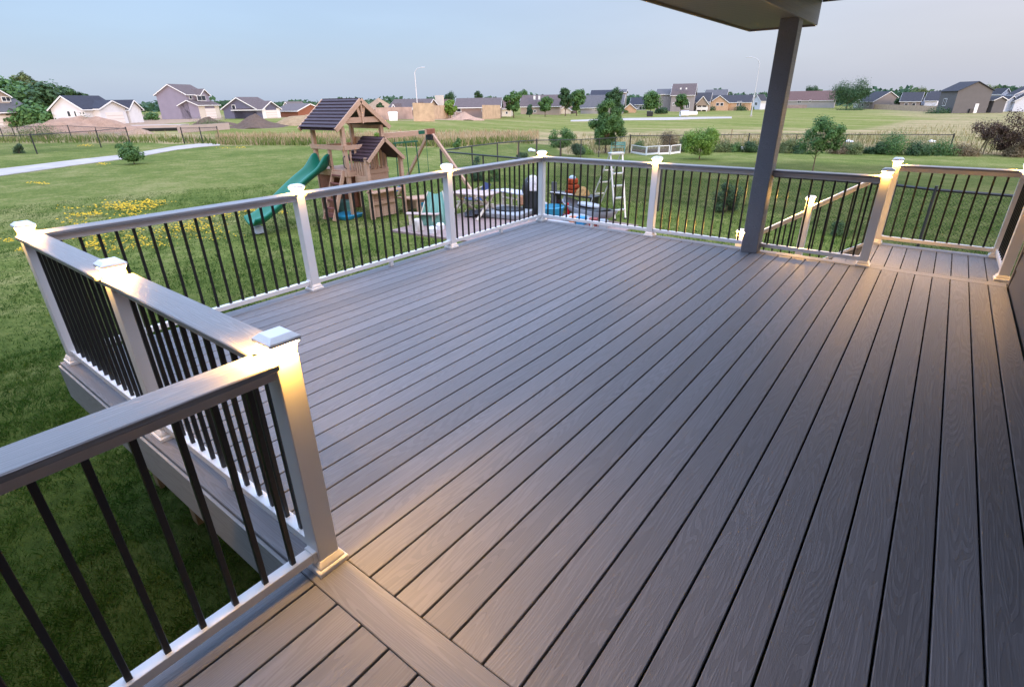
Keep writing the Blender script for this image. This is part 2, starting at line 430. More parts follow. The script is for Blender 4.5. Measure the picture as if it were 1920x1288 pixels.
# ================================================================ HOUSE WITH PORCH ROOF
ho=empty('house',(2.4,5.98,-1.25),0,'charcoal lap-sided house with a porch roof over the right of the deck','house')
HO=Vector((2.4,5.98,-1.25));RY=1.2
def hb(m,name,mat,bev=0,**k):
    o=m.build(name,mat,ho,bev,**k);o.location=-HO;return o
# lap siding on the deck side and far end
m=MB();z=-1.25
while z<2.62:
    h=min(.178,2.63-z)
    m.add([(2.404,5.968,z),(2.404,-3.44,z),(2.416,5.968,z+h),(2.416,-3.44,z+h),(2.43,5.968,z),(2.43,-3.44,z),(2.43,5.968,z+h),(2.43,-3.44,z+h)],
      [(0,1,3,2),(4,6,7,5),(0,2,6,4),(1,5,7,3),(0,4,5,1),(2,3,7,6)])
    m.add([(2.43,5.968+.012,z),(11,5.968+.012,z),(2.43,5.968,z+h),(11,5.968,z+h),(2.43,5.95,z),(11,5.95,z),(2.43,5.95,z+h),(11,5.95,z+h)],
      [(0,1,3,2),(4,6,7,5),(0,2,6,4),(1,5,7,3),(0,4,5,1),(2,3,7,6)])
    z+=.178
hb(m,'siding_wall',M['siding'])
hb(MB().box(2.432,11,-3.44,5.949,-1.3,2.62),'wall',M['siding'])
hb(MB().box(-7.6,11,-11,-3.45,-1.3,5.3),'added_shade_wall',M['siding'])  # unseen house mass added behind the camera to shade lawn and deck
m=MB();m.add([(-8.1,-11.4,5.2),(11.5,-11.4,5.2),(11.5,-7.2,7.4),(-8.1,-7.2,7.4),(-8.1,-3.0,5.2),(11.5,-3.0,5.2),(-8.1,-11.4,5.32),(11.5,-11.4,5.32),(11.5,-7.2,7.52),(-8.1,-7.2,7.52),(-8.1,-3.0,5.32),(11.5,-3.0,5.32)],[(0,1,2,3),(3,2,5,4),(9,8,7,6),(10,11,8,9),(0,6,7,1),(4,5,11,10),(0,3,9,6),(3,4,10,9),(1,7,8,2),(2,8,11,5)])
hb(m,'added_shade_roof',shingle('roof_shingles_added',(.12,.10,.095)))  # roof of the added house mass, out of view
hb(MB().box(2.398,2.47,5.94,6.012,-1.25,2.62),'corner_trim',M['trimdark'],.002)
hb(MB().box(-.552,.128,RY,6.60,2.405,2.43),'soffit',M['soffit'])
m=MB();m.box(-.575,-.553,RY,6.622,2.385,2.60);m.box(-.552,.128,6.601,6.622,2.385,2.63);hb(m,'fascia',M['trimdark'],.002)
m=MB();m.box(.129,.150,RY,6.60,2.392,2.627);hb(m,'beam',M['beam'] if 'beam' in M else M['column'],.002)
hb(MB().box(.150,2.42,RY,6.60,2.628,2.65),'ceiling',M['soffit'])
hb(MB().box(.80,2.42,-3.4,RY-.001,2.628,2.72),'ceiling',M['soffit'])  # extra slab, out of view, added to shade the near right of the deck
m=MB();m.box(.151,11.3,6.601,6.628,2.61,2.72);hb(m,'gable_fascia',M['trimdark'],.002)
M['shingle_house']=shingle('roof_shingles_brown',(.12,.10,.095))
m=MB();m.add([(-.62,RY-.02,2.60),(-.62,6.66,2.60),(5.4,6.66,4.75),(5.4,RY-.02,4.75),(-.62,RY-.02,2.68),(-.62,6.66,2.68),(5.4,6.66,4.83),(5.4,RY-.02,4.83)],[(0,1,2,3),(7,6,5,4),(0,4,5,1),(1,5,6,2),(2,6,7,3),(3,7,4,0)])
m.add([(5.402,RY-.02,4.75),(5.402,6.66,4.75),(11.5,6.66,2.60),(11.5,RY-.02,2.60),(5.402,RY-.02,4.83),(5.402,6.66,4.83),(11.5,6.66,2.68),(11.5,RY-.02,2.68)],[(0,1,2,3),(7,6,5,4),(0,4,5,1),(1,5,6,2),(2,6,7,3),(3,7,4,0)])
hb(m,'roof',M['shingle_house'])
m=MB();m.add([(-.5,6.5,2.64),(11.3,6.5,2.64),(5.4,6.5,4.74),(-.5,6.58,2.64),(11.3,6.58,2.64),(5.4,6.58,4.74)],[(0,1,2),(5,4,3),(0,3,4,1),(1,4,5,2),(2,5,3,0)])
hb(m,'gable_wall',M['siding'])
m=MB();m.box(-.053,.128,5.816,6.0,.0015,2.404);hb(m,'column',M['column'],.004)
# ================================================================ GROUND
def pw(pts,u): return np.interp(u,[a for a,b in pts],[b for a,b in pts])
def proj(x,y,z):
    X=x-C0[0];Yy=y-C0[1];Z=z-C0[2]
    a=X*_X[0]+Yy*_X[1]+Z*_X[2];b=X*_Y[0]+Yy*_Y[1]+Z*_Y[2];f=X*_F[0]+Yy*_F[1]+Z*_F[2]
    f=np.where(f<.05,.05,f);return 960+CF['f']*a/f,644-CF['f']*b/f
LAWN_END=[(-400,262),(0,268),(240,268),(330,268),(420,272),(600,273),(850,276),(960,268),(1040,272),(1060,291),(1180,287),(1300,284),(1500,284),(1780,288),(1920,291),(2300,300)]
DRY_END=[(-400,255),(0,250),(240,250),(430,253),(600,251),(850,247),(1000,247),(1130,246),(1300,243),(1600,243),(1700,228),(1800,216),(1920,214),(2300,214)]
def build_ground():
    az=np.concatenate([np.arange(-92,12,.4),np.arange(12,268,4.)]);az=np.radians(az)
    r=np.concatenate([[.02],np.geomspace(1.2,40,120),np.geomspace(40.6,260,130),np.geomspace(270,3500,26)])
    A,Rr=np.meshgrid(az,r);x=C0[0]+Rr*np.sin(A);y=C0[1]+Rr*np.cos(A);z=gh(x,y)
    far=Rr>260;z=np.where(far,z+0*Rr,z)
    n,m=x.shape;v=np.stack([x,y,z],-1).reshape(-1,3)
    i,jx=np.meshgrid(np.arange(n-1),np.arange(m),indexing='ij');j2=(jx+1)%m
    f=np.stack([i*m+jx,(i+1)*m+jx,(i+1)*m+j2,i*m+j2],-1).reshape(-1,4)[:,::-1]
    # zone weights, constant along the ground
    u,vv=proj(v[:,0],v[:,1],v[:,2])
    front=(np.abs(np.degrees(np.arctan2(v[:,0]-C0[0],v[:,1]-C0[1]))+38)<62)
    D=np.hypot(v[:,0]-C0[0],v[:,1]-C0[1])
    wob=1.6*np.sin(v[:,0]*.9)+1.2*np.sin(v[:,1]*1.3+v[:,0]*.4)
    le=pw(LAWN_END,u);de=pw(DRY_END,u)
    lawn=np.clip((vv-le+wob*.6+1.)/2.5,0,1);lawn=np.where(D<20,1,lawn)
    dry=np.clip((vv-de+wob+2.5)/6,0,1)*(1-lawn)
    dirt=np.clip((vv-214)/4,0,1)*np.clip((254-vv+wob)/4,0,1)*np.clip((pw([(0,425),(225,425),(232,330),(240,250),(258,240)],vv)-u)/14,0,1)
    dirt=np.maximum(dirt,np.clip((228+wob*.7-pw([(560,14),(600,6),(700,4),(900,2),(1000,0)],u)*.4-vv)/3,0,1)*np.clip((940-u)/60,0,1)*np.clip((u-505)/20,0,1))
    dry=np.maximum(dry,np.clip((pw([(1640,216),(1700,222),(1790,228),(1920,232)],u)-vv)/5,0,1)*np.clip((u-1600)/120,0,1)*.8)
    bad=~front;lawn[bad]=np.where(D[bad]<60,1,.2);dry[bad]=0;dirt[bad]=0
    dirt*=(1-lawn*.9);dry*=(1-dirt)
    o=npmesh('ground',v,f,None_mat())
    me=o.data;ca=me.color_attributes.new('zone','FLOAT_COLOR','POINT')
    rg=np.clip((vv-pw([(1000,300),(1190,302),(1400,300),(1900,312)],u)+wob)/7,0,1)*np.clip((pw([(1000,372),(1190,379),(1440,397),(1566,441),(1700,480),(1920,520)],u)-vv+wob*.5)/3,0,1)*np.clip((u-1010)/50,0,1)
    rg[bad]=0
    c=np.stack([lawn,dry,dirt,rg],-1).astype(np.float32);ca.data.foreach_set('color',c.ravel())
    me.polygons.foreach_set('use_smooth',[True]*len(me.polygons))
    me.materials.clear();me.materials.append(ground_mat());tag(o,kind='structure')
    return o
def None_mat(): return M['white']
def ground_mat():
    n=N('ground_cover');at=n.a('ShaderNodeAttribute',attribute_name='zone');sp=n.a('ShaderNodeSeparateColor');n.l(at.outputs['Color'],sp.inputs[0])
    v=n.coord('Object')
    b1=n.noise(.22,4,v);b2=n.noise(1.3,5,v,.65);b3=n.noise(9,5,v,.7);b4=n.noise(55,3,v,.7)
    lw=n.math('ADD',n.math('MULTIPLY',b1,.35),n.math('ADD',n.math('MULTIPLY',b2,.35),n.math('MULTIPLY',b3,.3)))
    lawn=n.ramp(lw,[(.38,(.065,.098,.014)),(.5,(.122,.148,.030)),(.60,(.215,.205,.070))])
    lawn=n.mix(.55,lawn,n.ramp(n.math('ADD',n.math('MULTIPLY',b4,.5),n.math('MULTIPLY',b3,.5)),[(.36,.5),(.62,1.3)]),'MULTIPLY')
    mv=n.a('ShaderNodeMapping');mv.inputs['Scale'].default_value=(.05,.22,1);tc=n.a('ShaderNodeTexCoord');n.l(tc.outputs['Object'],mv.inputs[0])
    fb=n.noise(1.,5,mv.outputs[0],.6)
    field=n.ramp(n.math('ADD',n.math('MULTIPLY',fb,.6),n.math('MULTIPLY',b2,.4)),[(.38,(.105,.135,.022)),(.5,(.165,.175,.040)),(.62,(.27,.225,.095))])
    dry=n.ramp(n.math('ADD',n.math('MULTIPLY',b2,.5),n.math('MULTIPLY',fb,.5)),[(.38,(.14,.15,.04)),(.48,(.26,.21,.095)),(.62,(.38,.27,.15))])
    dirt=n.ramp(b2,[(.3,(.24,.16,.10)),(.7,(.38,.265,.18))])
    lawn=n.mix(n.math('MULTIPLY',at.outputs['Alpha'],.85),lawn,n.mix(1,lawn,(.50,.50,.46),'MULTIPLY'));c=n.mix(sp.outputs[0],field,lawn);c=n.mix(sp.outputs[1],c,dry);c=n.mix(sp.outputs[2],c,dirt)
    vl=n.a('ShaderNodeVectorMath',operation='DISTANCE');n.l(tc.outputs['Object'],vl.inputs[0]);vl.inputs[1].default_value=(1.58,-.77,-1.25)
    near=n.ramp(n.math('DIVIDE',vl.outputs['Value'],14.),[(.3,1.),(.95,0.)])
    c=n.mix(near,c,n.mix(1,c,(.24,.34,.22),'MULTIPLY'))  # painted shade: ground colour darkened towards the camera in place of real shadow
    n.bump(n.math('ADD',b3,b4),.6,.03)
    return n.set(c,.95,.1)
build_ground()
def sheet(name,pix,mat,dz,sub=24):
    """a strip draped over the ground between two ground curves given as world xy lists"""
    a,b=pix;va=[];
    def res(c):
        c=np.array(c,float);s=np.concatenate([[0],np.cumsum(np.hypot(*np.diff(c,axis=0).T))]);t=np.linspace(0,s[-1],sub)
        return np.stack([np.interp(t,s,c[:,0]),np.interp(t,s,c[:,1])],-1)
    A,B=res(a),res(b);k=5;V=[];F=[]
    for i in range(sub):
        for q in range(k):
            p=A[i]*(1-q/(k-1))+B[i]*q/(k-1);V.append((p[0],p[1],float(gh(p[0],p[1]))+dz))
    for i in range(sub-1):
        for q in range(k-1):F.append((i*k+q,i*k+q+1,(i+1)*k+q+1,(i+1)*k+q))
    m=MB();m.add(V,F);o=m.build(name,mat,None,normals=False)
    md=o.modifiers.new('s','SOLIDIFY');md.thickness=.06;md.offset=-1
    return tag(o,kind='structure')
M['concrete']=plain('concrete_path',(.40,.355,.315),.85,.2,var=.22,sc=1.2,bump=.2)
gp=lambda L:[tuple(G(u,v)[:2]) for u,v in L]
sheet('path',(gp([(-260,352),(0,318),(140,301),(250,289),(330,275),(372,270.5),(412,270.3)]),gp([(-260,368),(0,331),(140,311),(250,297),(330,282),(380,276),(413,273.5)])),M['concrete'],.035,40)
sheet('road',(gp([(1070,226),(1130,223.5),(1250,221),(1372,219.6)]),gp([(1070,228.5),(1130,227.3),(1250,226),(1372,222.6)])),M['concrete'],.05,30)
# grass blades near the deck: uncountable
def blades(name,P,h,w,mat,lean=.35,label=None,cat=None):
    n=len(P);a=rng.uniform(0,2*pi,n);hh=h*rng.uniform(.55,1.25,n);ww=w*rng.uniform(.7,1.3,n)
    la=rng.uniform(0,2*pi,n);ll=hh*lean*rng.uniform(.1,1.5,n)
    dx=np.cos(a)*ww;dy=np.sin(a)*ww;V=np.zeros((n,4,3))
    V[:,0]=P+np.stack([-dx,-dy,0*a],-1);V[:,1]=P+np.stack([dx,dy,0*a],-1)
    V[:,2]=P+np.stack([dx*.7+np.cos(la)*ll*.4,dy*.7+np.sin(la)*ll*.4,hh*.6],-1)
    V[:,3]=P+np.stack([np.cos(la)*ll,np.sin(la)*ll,hh],-1)
    base=np.arange(n)[:,None]*4
    F=np.concatenate([base+np.array([[0,1,2]]),base+np.array([[0,2,3]])])
    o=npmesh(name,V.reshape(-1,3),F,mat);tag(o,label,cat,kind='stuff');return o
def grass_mat(name,stops,sc=1.2,tr=.3):
    n=N(name);v=n.coord('Object');ge=n.a('ShaderNodeNewGeometry')
    f=n.math('ADD',n.math('MULTIPLY',n.noise(sc,4,v),.65),n.math('MULTIPLY',ge.outputs['Random Per Island'],.35))
    c=n.ramp(f,stops);n.set(c,.7,.25)
    t=n.a('ShaderNodeBsdfTranslucent');n.l(c,t.inputs[0]);ms=n.a('ShaderNodeMixShader');ms.inputs[0].default_value=tr
    n.l(n.b.outputs[0],ms.inputs[1]);n.l(t.outputs[0],ms.inputs[2]);n.l(ms.outputs[0],n.out.inputs[0]);return n.m
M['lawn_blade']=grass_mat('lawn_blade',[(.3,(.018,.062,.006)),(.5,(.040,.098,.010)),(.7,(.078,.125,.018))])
# lawn blades by area: uniform in world around the deck's left side
def lawn_patch():
    def lay(n,r0,r1,ex,h,w,lean):
        r=r0+(rng.uniform(0,1,n)**ex)*(r1-r0);a=np.radians(rng.uniform(-100,8,n))
        x=C0[0]+r*np.sin(a);y=C0[1]+r*np.cos(a)
        den=.55+.25*np.sin(x*2.1+1.3*np.sin(y*1.7))*np.sin(y*2.6+x)+.25*np.sin(x*7.3+y*3.1)*np.sin(y*6.1-x*2.7)+.2*np.sin(x*17+y*9)*np.sin(y*15-x*6)
        k=~((x>-2.3)&(y>.5)&(y<5.6))&~((x>.6)&(y<.1))&~((x>-9.0)&(x<-4.0)&(y>7.7)&(y<12.4))&(rng.uniform(0,1,n)<np.clip(den,.12,1))
        x,y,den=x[k],y[k],den[k]
        return np.stack([x,y,gh(x,y)-.004],-1),h*(.6+.6*np.clip(den,0,1)),w
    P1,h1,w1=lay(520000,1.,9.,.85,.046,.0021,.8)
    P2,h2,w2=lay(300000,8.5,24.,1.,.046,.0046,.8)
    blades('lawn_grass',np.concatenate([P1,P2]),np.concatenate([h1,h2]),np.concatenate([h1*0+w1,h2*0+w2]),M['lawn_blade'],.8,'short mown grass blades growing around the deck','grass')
lawn_patch()
M['dry_blade']=grass_mat('dry_grass_stalk',[(.3,(.19,.17,.06)),(.45,(.34,.255,.14)),(.7,(.46,.34,.22))],.25,.2)
def dry_band():
    us=np.concatenate([rng.uniform(405,1010,8000),rng.uniform(-20,405,500)]);P=Gv(us,rng.uniform(pw(DRY_END,us)+2,pw(LAWN_END,us)))
    blades('dry_grass',P,.46,.026,M['dry_blade'],.3,'band of tall dry tan grass along the far edge of the lawn','dry grass')
    us=rng.uniform(1060,1930,6000);P=Gv(us,rng.uniform(pw([(1060,255),(1300,256),(1600,256),(1700,240),(1920,228)],us),pw(LAWN_END,us)))
    blades('dry_grass',P,.42,.024,M['field_blade'],.3,'rough pale grass growing behind the back garden shrubs','dry grass')
M['field_blade']=grass_mat('field_blade',[(.3,(.12,.135,.035)),(.5,(.22,.20,.08)),(.7,(.36,.29,.15))],.25,.2)
M['weed_blade']=grass_mat('weed_blade',[(.3,(.07,.11,.02)),(.5,(.12,.17,.035)),(.7,(.2,.22,.07))],.25,.3)
dry_band()
us=np.concatenate([rng.uniform(0,400,900),rng.uniform(400,1000,2500)]);P=Gv(us,pw(LAWN_END,us)-rng.uniform(-1,6,3400))
blades('weeds',P,.5,.04,M['weed_blade'],.4,'green weeds along the foot of the dry grass band','weeds')
# yellow flowers in the lawn
def flowers():
    nC=[]
    def patch(cu,cv,ru,rv,n):
        cen=[(rng.normal(cu,ru*.55),rng.normal(cv,rv*.55)) for _ in range(max(2,n//14))]
        for _ in range(n):
            c=cen[rng.integers(len(cen))];nC.append((c[0]+rng.normal(0,ru*.22+3.),c[1]+rng.normal(0,rv*.13+.5)))
    for a in [(170,405,26,4,60),(235,392,46,9,150),(290,386,46,6,100),(225,448,70,20,230),(340,425,70,17,190),(400,410,46,12,90),(180,466,28,8,80),(455,398,26,8,90),
              (100,288,0,0,0),(160,275,22,1.2,60),(190,311,14,1.5,26),(60,349,30,2,26),(430,279,24,1.2,40),(25,458,16,3,20),(40,476,8,3,16),(520,400,20,8,40),(260,400,90,14,130),(320,440,110,20,160),(150,430,60,20,50)]:
        if a[4]:patch(*a)
    nC=np.array(nC);P=Gv(nC[:,0],nC[:,1]);n=len(P);V=[];F=[]
    d=np.hypot(P[:,0]-C0[0],P[:,1]-C0[1]);r=.019*rng.uniform(.5,1.4,n)*np.clip(d/14,.8,1.7);h=rng.uniform(.05,.12,n)
    k=6;ang=np.arange(k)*2*pi/k
    ring=np.stack([P[:,None,0]+r[:,None]*np.cos(ang),P[:,None,1]+r[:,None]*np.sin(ang),np.repeat((P[:,2]+h)[:,None],k,1)],-1)
    top=P+np.stack([0*h,0*h,h+r*.7],-1)
    V=np.concatenate([ring,top[:,None]],1).reshape(-1,3);b=np.arange(n)[:,None]*(k+1)
    F=np.concatenate([b+np.array([[i,(i+1)%k,k]]) for i in range(k)])
    n_=N('flower_yellow');ge=n_.a('ShaderNodeNewGeometry');n_.set(n_.ramp(ge.outputs['Random Per Island'],[(0,(.48,.28,.005)),(1,(.66,.43,.015))]),.7,.2)
    o=npmesh('wildflowers',V,F,n_.m);tag(o,'small yellow wildflowers scattered in patches over the lawn','wildflowers',kind='stuff')
flowers()
# ---------------------------------------------------------------- dirt mounds
def mound(u0,u1,vb,vt,col,lab,name='dirt_mound',dfrac=.45,seed=1,rough=.12):
    a=G(u0,vb);b=G(u1,vb);c=(a+b)/2;w=float(np.hypot(*(b-a)[:2]));D=hd(c)
    top=atD((u0+u1)/2,vt,D+w*.2)[2]-gh(c[0],c[1]);az=azp(c)
    n=44;V=[];F=[];rr=np.random.default_rng(seed);ph=rr.uniform(0,6,12)
    for i in range(n+1):
        for j in range(n+1):
            s=(i/n-.5)*2;t=(j/n-.5)*2;rd=math.hypot(s,t)
            an=math.atan2(t,s);R0=1-.10*sin(3*an+ph[0])-.07*sin(5*an+ph[1])
            q=max(0,1-rd/R0);h=q**(1.15 if rough>.1 else .9)*(1+.25*sin(2.2*s*2+ph[2]))
            h+= (rough*.35*sin(9*s+ph[3]+3*t)*sin(8*t+ph[4])+rough*.25*sin(21*s+ph[5])*sin(19*t+ph[6]+5*s))*min(1,q*4)
            x=s*w/2;y=t*w*dfrac
            V.append((x,y,(h*top if q>0 else -.25)-.03))
    for i in range(n):
        for j in range(n):F.append((i*(n+1)+j,(i+1)*(n+1)+j,(i+1)*(n+1)+j+1,i*(n+1)+j+1))
    mx_=max(v[2] for v in V);V=[(x,y,z*top/mx_ if z>0 else z) for x,y,z in V]
    m=MB();m.add(V,F);nn=N('soil_'+str(seed));vv=nn.coord('Object');z=nn.noise(1.2,5,vv,.7);z2=nn.noise(7,4,vv,.7)
    c2=nn.ramp(nn.math('ADD',nn.math('MULTIPLY',z,.5),nn.math('MULTIPLY',z2,.5)),[(.35,tuple(k*.7 for k in col)),(.6,tuple(k*1.15 for k in col))]);nn.bump(z2,1.,.25)
    o=m.build(name,nn.set(c2,.95,.1),None,smooth=True);o.location=(c[0],c[1],gh(c[0],c[1])-.04);o.rotation_euler.z=-az
    tag(o,lab,'dirt mound','mounds of soil on the building plots');return o
mound(80,246,246,216,(.42,.27,.19),'wide tan dirt mound in front of the white house',seed=3)
mound(228,284,252,240,(.42,.29,.20),'small low tan mound beside the concrete wall',seed=4)
mound(362,432,236,218,(.16,.105,.085),'small dark brown soil mound before the lavender house',seed=5)
mound(430,538,239,212,(.155,.11,.085),'large dark brown soil mound before the slate blue house',seed=6)
mound(520,640,233,214,(.40,.28,.16),'flat tan earth mound left of the playset roof',seed=7,rough=.05)
mound(838,904,225,209,(.48,.31,.22),'pinkish tan sand pile beside the long brick ranch house',seed=8,rough=.05)
mound(50,108,241,230,(.36,.24,.18),'low earth mound behind the left chain-link fence',seed=9)
# ---------------------------------------------------------------- retaining walls, barrier
def wallrun(name,pts,ht,mat,lab,cat,th=.25,top=None):
    m=MB();P=[G(u,v) for u,v in pts]
    for a,b in zip(P[:-1],P[1:]):
        h=ht;d=np.array([b[0]-a[0],b[1]-a[1]]);d/=np.hypot(*d);nx,ny=-d[1]*th/2,d[0]*th/2;za=float(gh(a[0],a[1]));zb=float(gh(b[0],b[1]))
        v=[(a[0]-nx,a[1]-ny,za-.3),(b[0]-nx,b[1]-ny,zb-.3),(b[0]+nx,b[1]+ny,zb-.3),(a[0]+nx,a[1]+ny,za-.3),(a[0]-nx,a[1]-ny,za+h),(b[0]-nx,b[1]-ny,zb+h),(b[0]+nx,b[1]+ny,zb+h),(a[0]+nx,a[1]+ny,za+h)]
        m.add(v,[(0,3,2,1),(4,5,6,7),(0,1,5,4),(1,2,6,5),(2,3,7,6),(3,0,4,7)])
    o=m.build(name,mat);tag(o,lab,cat);return o
M['conc_pink']=plain('pale_concrete_wall',(.42,.33,.29),.85,.2,var=.1,sc=.8)
M['tan_panel']=plain('tan_fence_boards',(.46,.33,.22),.85,.2,var=.22,sc=1.5)
M['brown_panel']=plain('pinkish_fence_boards',(.42,.29,.24),.85,.2,var=.2,sc=1.2)
wallrun('retaining_wall',[(336,250),(430,243)],.75,M['conc_pink'],'pale concrete wall in front of the dark soil mounds','wall')
wallrun('retaining_wall',[(236,243),(348,240.5)],.45,M['conc_pink'],'low pale concrete slab edge before the lavender house','wall',3)
wallrun('silt_barrier',[(268,247),(335,245.5)],.35,M['black_plastic'] if 'black_plastic' in M else M['baluster'],'black plastic silt barrier lying by the concrete wall','barrier',.6)
wallrun('board_fence',[(706,226),(742,224.5),(774,223.5)],1.9,M['brown_panel'],'pinkish brown board fence behind the playset roof','fence',.1)
wallrun('board_fence',[(776,228),(815,228)],2.6,M['tan_panel'],'tan board fence behind the left street lamp','fence',.1)
wallrun('board_fence',[(815,224),(848,222)],2.2,M['tan_panel'],'tan board fence left of the sand pile','fence',.1)
wallrun('board_fence',[(905,224),(938,222.5)],2.4,M['tan_panel'],'square tan board fence in front of the long brick ranch house','fence',.1)
wallrun('board_fence',[(1052,213.5),(1080,213)],1.9,M['brown_panel'],'short pinkish fence between two round trees','fence',.1)
wallrun('board_fence',[(1638,205),(1700,208),(1786,212.5)],1.7,M['tan_panel'],'long tan board fence left of the big grey two-storey house','fence',.1)
wallrun('board_fence',[(1475,203.5),(1512,203.5)],1.3,M['brown_panel'],'brown board fence just right of the grey column','fence',.1)
# ---------------------------------------------------------------- chain link fences
def chain():
    n=N('chain_link_mesh');tc=n.a('ShaderNodeTexCoord');sx=n.a('ShaderNodeSeparateXYZ');n.l(tc.outputs['Object'],sx.inputs[0])
    k=14.;a=n.math('FRACT',n.math('MULTIPLY',n.math('ADD',sx.outputs[0],sx.outputs[2]),k));b=n.math('FRACT',n.math('MULTIPLY',n.math('SUBTRACT',sx.outputs[0],sx.outputs[2]),k))
    l=n.math('MAXIMUM',n.math('LESS_THAN',a,.07),n.math('LESS_THAN',b,.07))
    t=n.a('ShaderNodeBsdfTransparent');ms=n.a('ShaderNodeMixShader');n.l(l,ms.inputs[0]);n.l(t.outputs[0],ms.inputs[1]);n.l(n.b.outputs[0],ms.inputs[2]);n.l(ms.outputs[0],n.out.inputs[0])
    return n.set((.03,.03,.03),.5,.4)
M['chain']=chain();M['fence_black']=plain('fence_black',(.028,.028,.030),.5,.4)
def chainfence(pts,h,lab,step=3.,rail_r=.024,post_r=.032,world=False,cf=1.35):
    P=[np.array(p,float) for p in pts] if world else [G(u,v) for u,v in pts]
    P=[np.array([p[0],p[1],float(gh(p[0],p[1]))]) for p in P]
    t=empty('chain_link_fence',P[0],0,lab,'fence','black chain-link fences');o0=P[0]
    r=MB();mesh=MB();first=True;strip=[]
    for a,b in zip(P[:-1],P[1:]):
        L=np.hypot(*(b-a)[:2]);n=max(1,int(round(L/step)))
        for i in range(n+1):
            p=a+(b-a)*i/n;zz=float(gh(p[0],p[1]))
            if i>0 or first:
                corner=(i==0 or i==n);q=MB();q.tube([(0,0,-.1),(0,0,h+(.06 if corner else .0))],post_r*(cf if corner else 1),8)
                po=q.build('post',M['fence_black'],t);po.location=(p[0]-o0[0],p[1]-o0[1],zz-o0[2])
            if i<n:
                p2=a+(b-a)*(i+1)/n;z2=float(gh(p2[0],p2[1]))
                s0=(p[0]-o0[0],p[1]-o0[1]);s1=(p2[0]-o0[0],p2[1]-o0[1])
                if not strip: strip.append((s0[0],s0[1],zz-o0[2]))
                strip.append((s1[0],s1[1],z2-o0[2]))
        first=False
    r.tube([(a_,b_,c_+h-.02) for a_,b_,c_ in strip],rail_r,6);r.build('top_rail',M['fence_black'],t)
    mesh.add([(a_,b_,c_+.03) for a_,b_,c_ in strip]+[(a_,b_,c_+h) for a_,b_,c_ in strip],[(i,i+1,len(strip)+i+1,len(strip)+i) for i in range(len(strip)-1)]);mesh.build('wire_mesh',M['chain'],t,normals=False)
    return t
S0=(-13.9,14.7)
chainfence([S0,(-8.95,13.98),(-7.16,14.0),(.965,13.41),(1.66,13.07),(4.5,12.8)],1.2,'chain-link fence crossing the yard just beyond the patio and the stairs',2.9,.03,.03,True,1.)
chainfence([S0,(-16.6,25),tuple(G(1180,287)[:2])],1.22,'chain-link fence running away from behind the swing set towards the tall bushy tree',2.75,world=True)
chainfence([(1180,287),(1400,284),(1778,288)],1.25,'chain-link fence along the back of the garden behind the shrubs',3.6,rail_r=.03)
chainfence([(-60,259),(8,262),(31,262.5)],1.25,'chain-link fence at far left in front of the beige house',5)
chainfence([(-30,293),(70,289),(190,277),(244,268.5)],1.25,'chain-link fence at left running beside the concrete path',5.5)
chainfence([(40,262),(135,261),(244,268.5)],1.2,'chain-link fence at the foot of the wide tan dirt mound',5)
chainfence([(346,270),(381,270),(413,268)],1.25,'short chain-link fence at the end of the concrete path',2.)
# ================================================================ FOLIAGE
def leaf_mat(name,c1,c2,c3):
    n=N(name);ge=n.a('ShaderNodeNewGeometry');v=n.coord('Object')
    f=n.math('ADD',n.math('MULTIPLY',n.noise(1.1,3,v),.5),n.math('MULTIPLY',ge.outputs['Random Per Island'],.5))
    c=n.ramp(f,[(.25,c1),(.5,c2),(.75,c3)]);n.set(c,.6,.3)
    t=n.a('ShaderNodeBsdfTranslucent');n.l(c,t.inputs[0]);ms=n.a('ShaderNodeMixShader');ms.inputs[0].default_value=.3
    n.l(n.b.outputs[0],ms.inputs[1]);n.l(t.outputs[0],ms.inputs[2]);n.l(ms.outputs[0],n.out.inputs[0]);return n.m
LM={'dark':leaf_mat('leaves_dark',(.018,.042,.016),(.032,.070,.024),(.055,.105,.035)),
 'mid':leaf_mat('leaves_mid',(.030,.070,.018),(.055,.120,.030),(.090,.165,.045)),
 'bright':leaf_mat('leaves_bright',(.060,.120,.015),(.105,.185,.025),(.165,.25,.045)),
 'maroon':leaf_mat('leaves_maroon',(.030,.018,.012),(.060,.034,.022),(.095,.055,.034)),
 'blue':leaf_mat('leaves_conifer',(.020,.048,.026),(.038,.082,.042),(.060,.115,.055)),
 'brown':leaf_mat('leaves_brown',(.07,.055,.025),(.14,.105,.055),(.20,.15,.085)),
 'olive':leaf_mat('leaves_olive',(.050,.070,.022),(.085,.115,.035),(.13,.155,.06))}
for k_,m_ in LM.items():
    for n__ in m_.node_tree.nodes:
        if n__.type=='VALTORGB':
            for e_ in n__.color_ramp.elements: e_.color=tuple(min(1,c_*(1.35 if k_!='maroon' else 1.15)) for c_ in e_.color[:3])+(1,)
M['bark']=plain('bark',(.13,.095,.07),.95,.1,var=.3,sc=8,bump=.6)
def clumps(shape,k,r):
    """clump centres for a unit crown: x,y in -1..1, z 0..1"""
    C=[];R_=[]
    while len(C)<k:
        p=r.uniform(-1,1,3);z=(p[2]+1)/2
        if shape=='round': w=math.sqrt(max(0,1-(2*z-1)**2)) *1.
        elif shape=='cone': w=(1-z)**.8
        elif shape=='oval': w=math.sin(pi*min(1,max(0,z))**.75)**.7
        elif shape=='vase': w=.25+.75*math.sin(pi*(z**1.25))**.8
        elif shape=='airy': w=math.sqrt(max(0,1-(2*z-1)**2))
        elif shape=='bush': w=math.sqrt(max(0,1-z*z))
        rr=math.hypot(p[0],p[1])
        if rr>w or rr<w*.30: continue
        C.append((p[0],p[1],z));R_.append(r.uniform(.45,1.35))
    return np.array(C),np.array(R_)
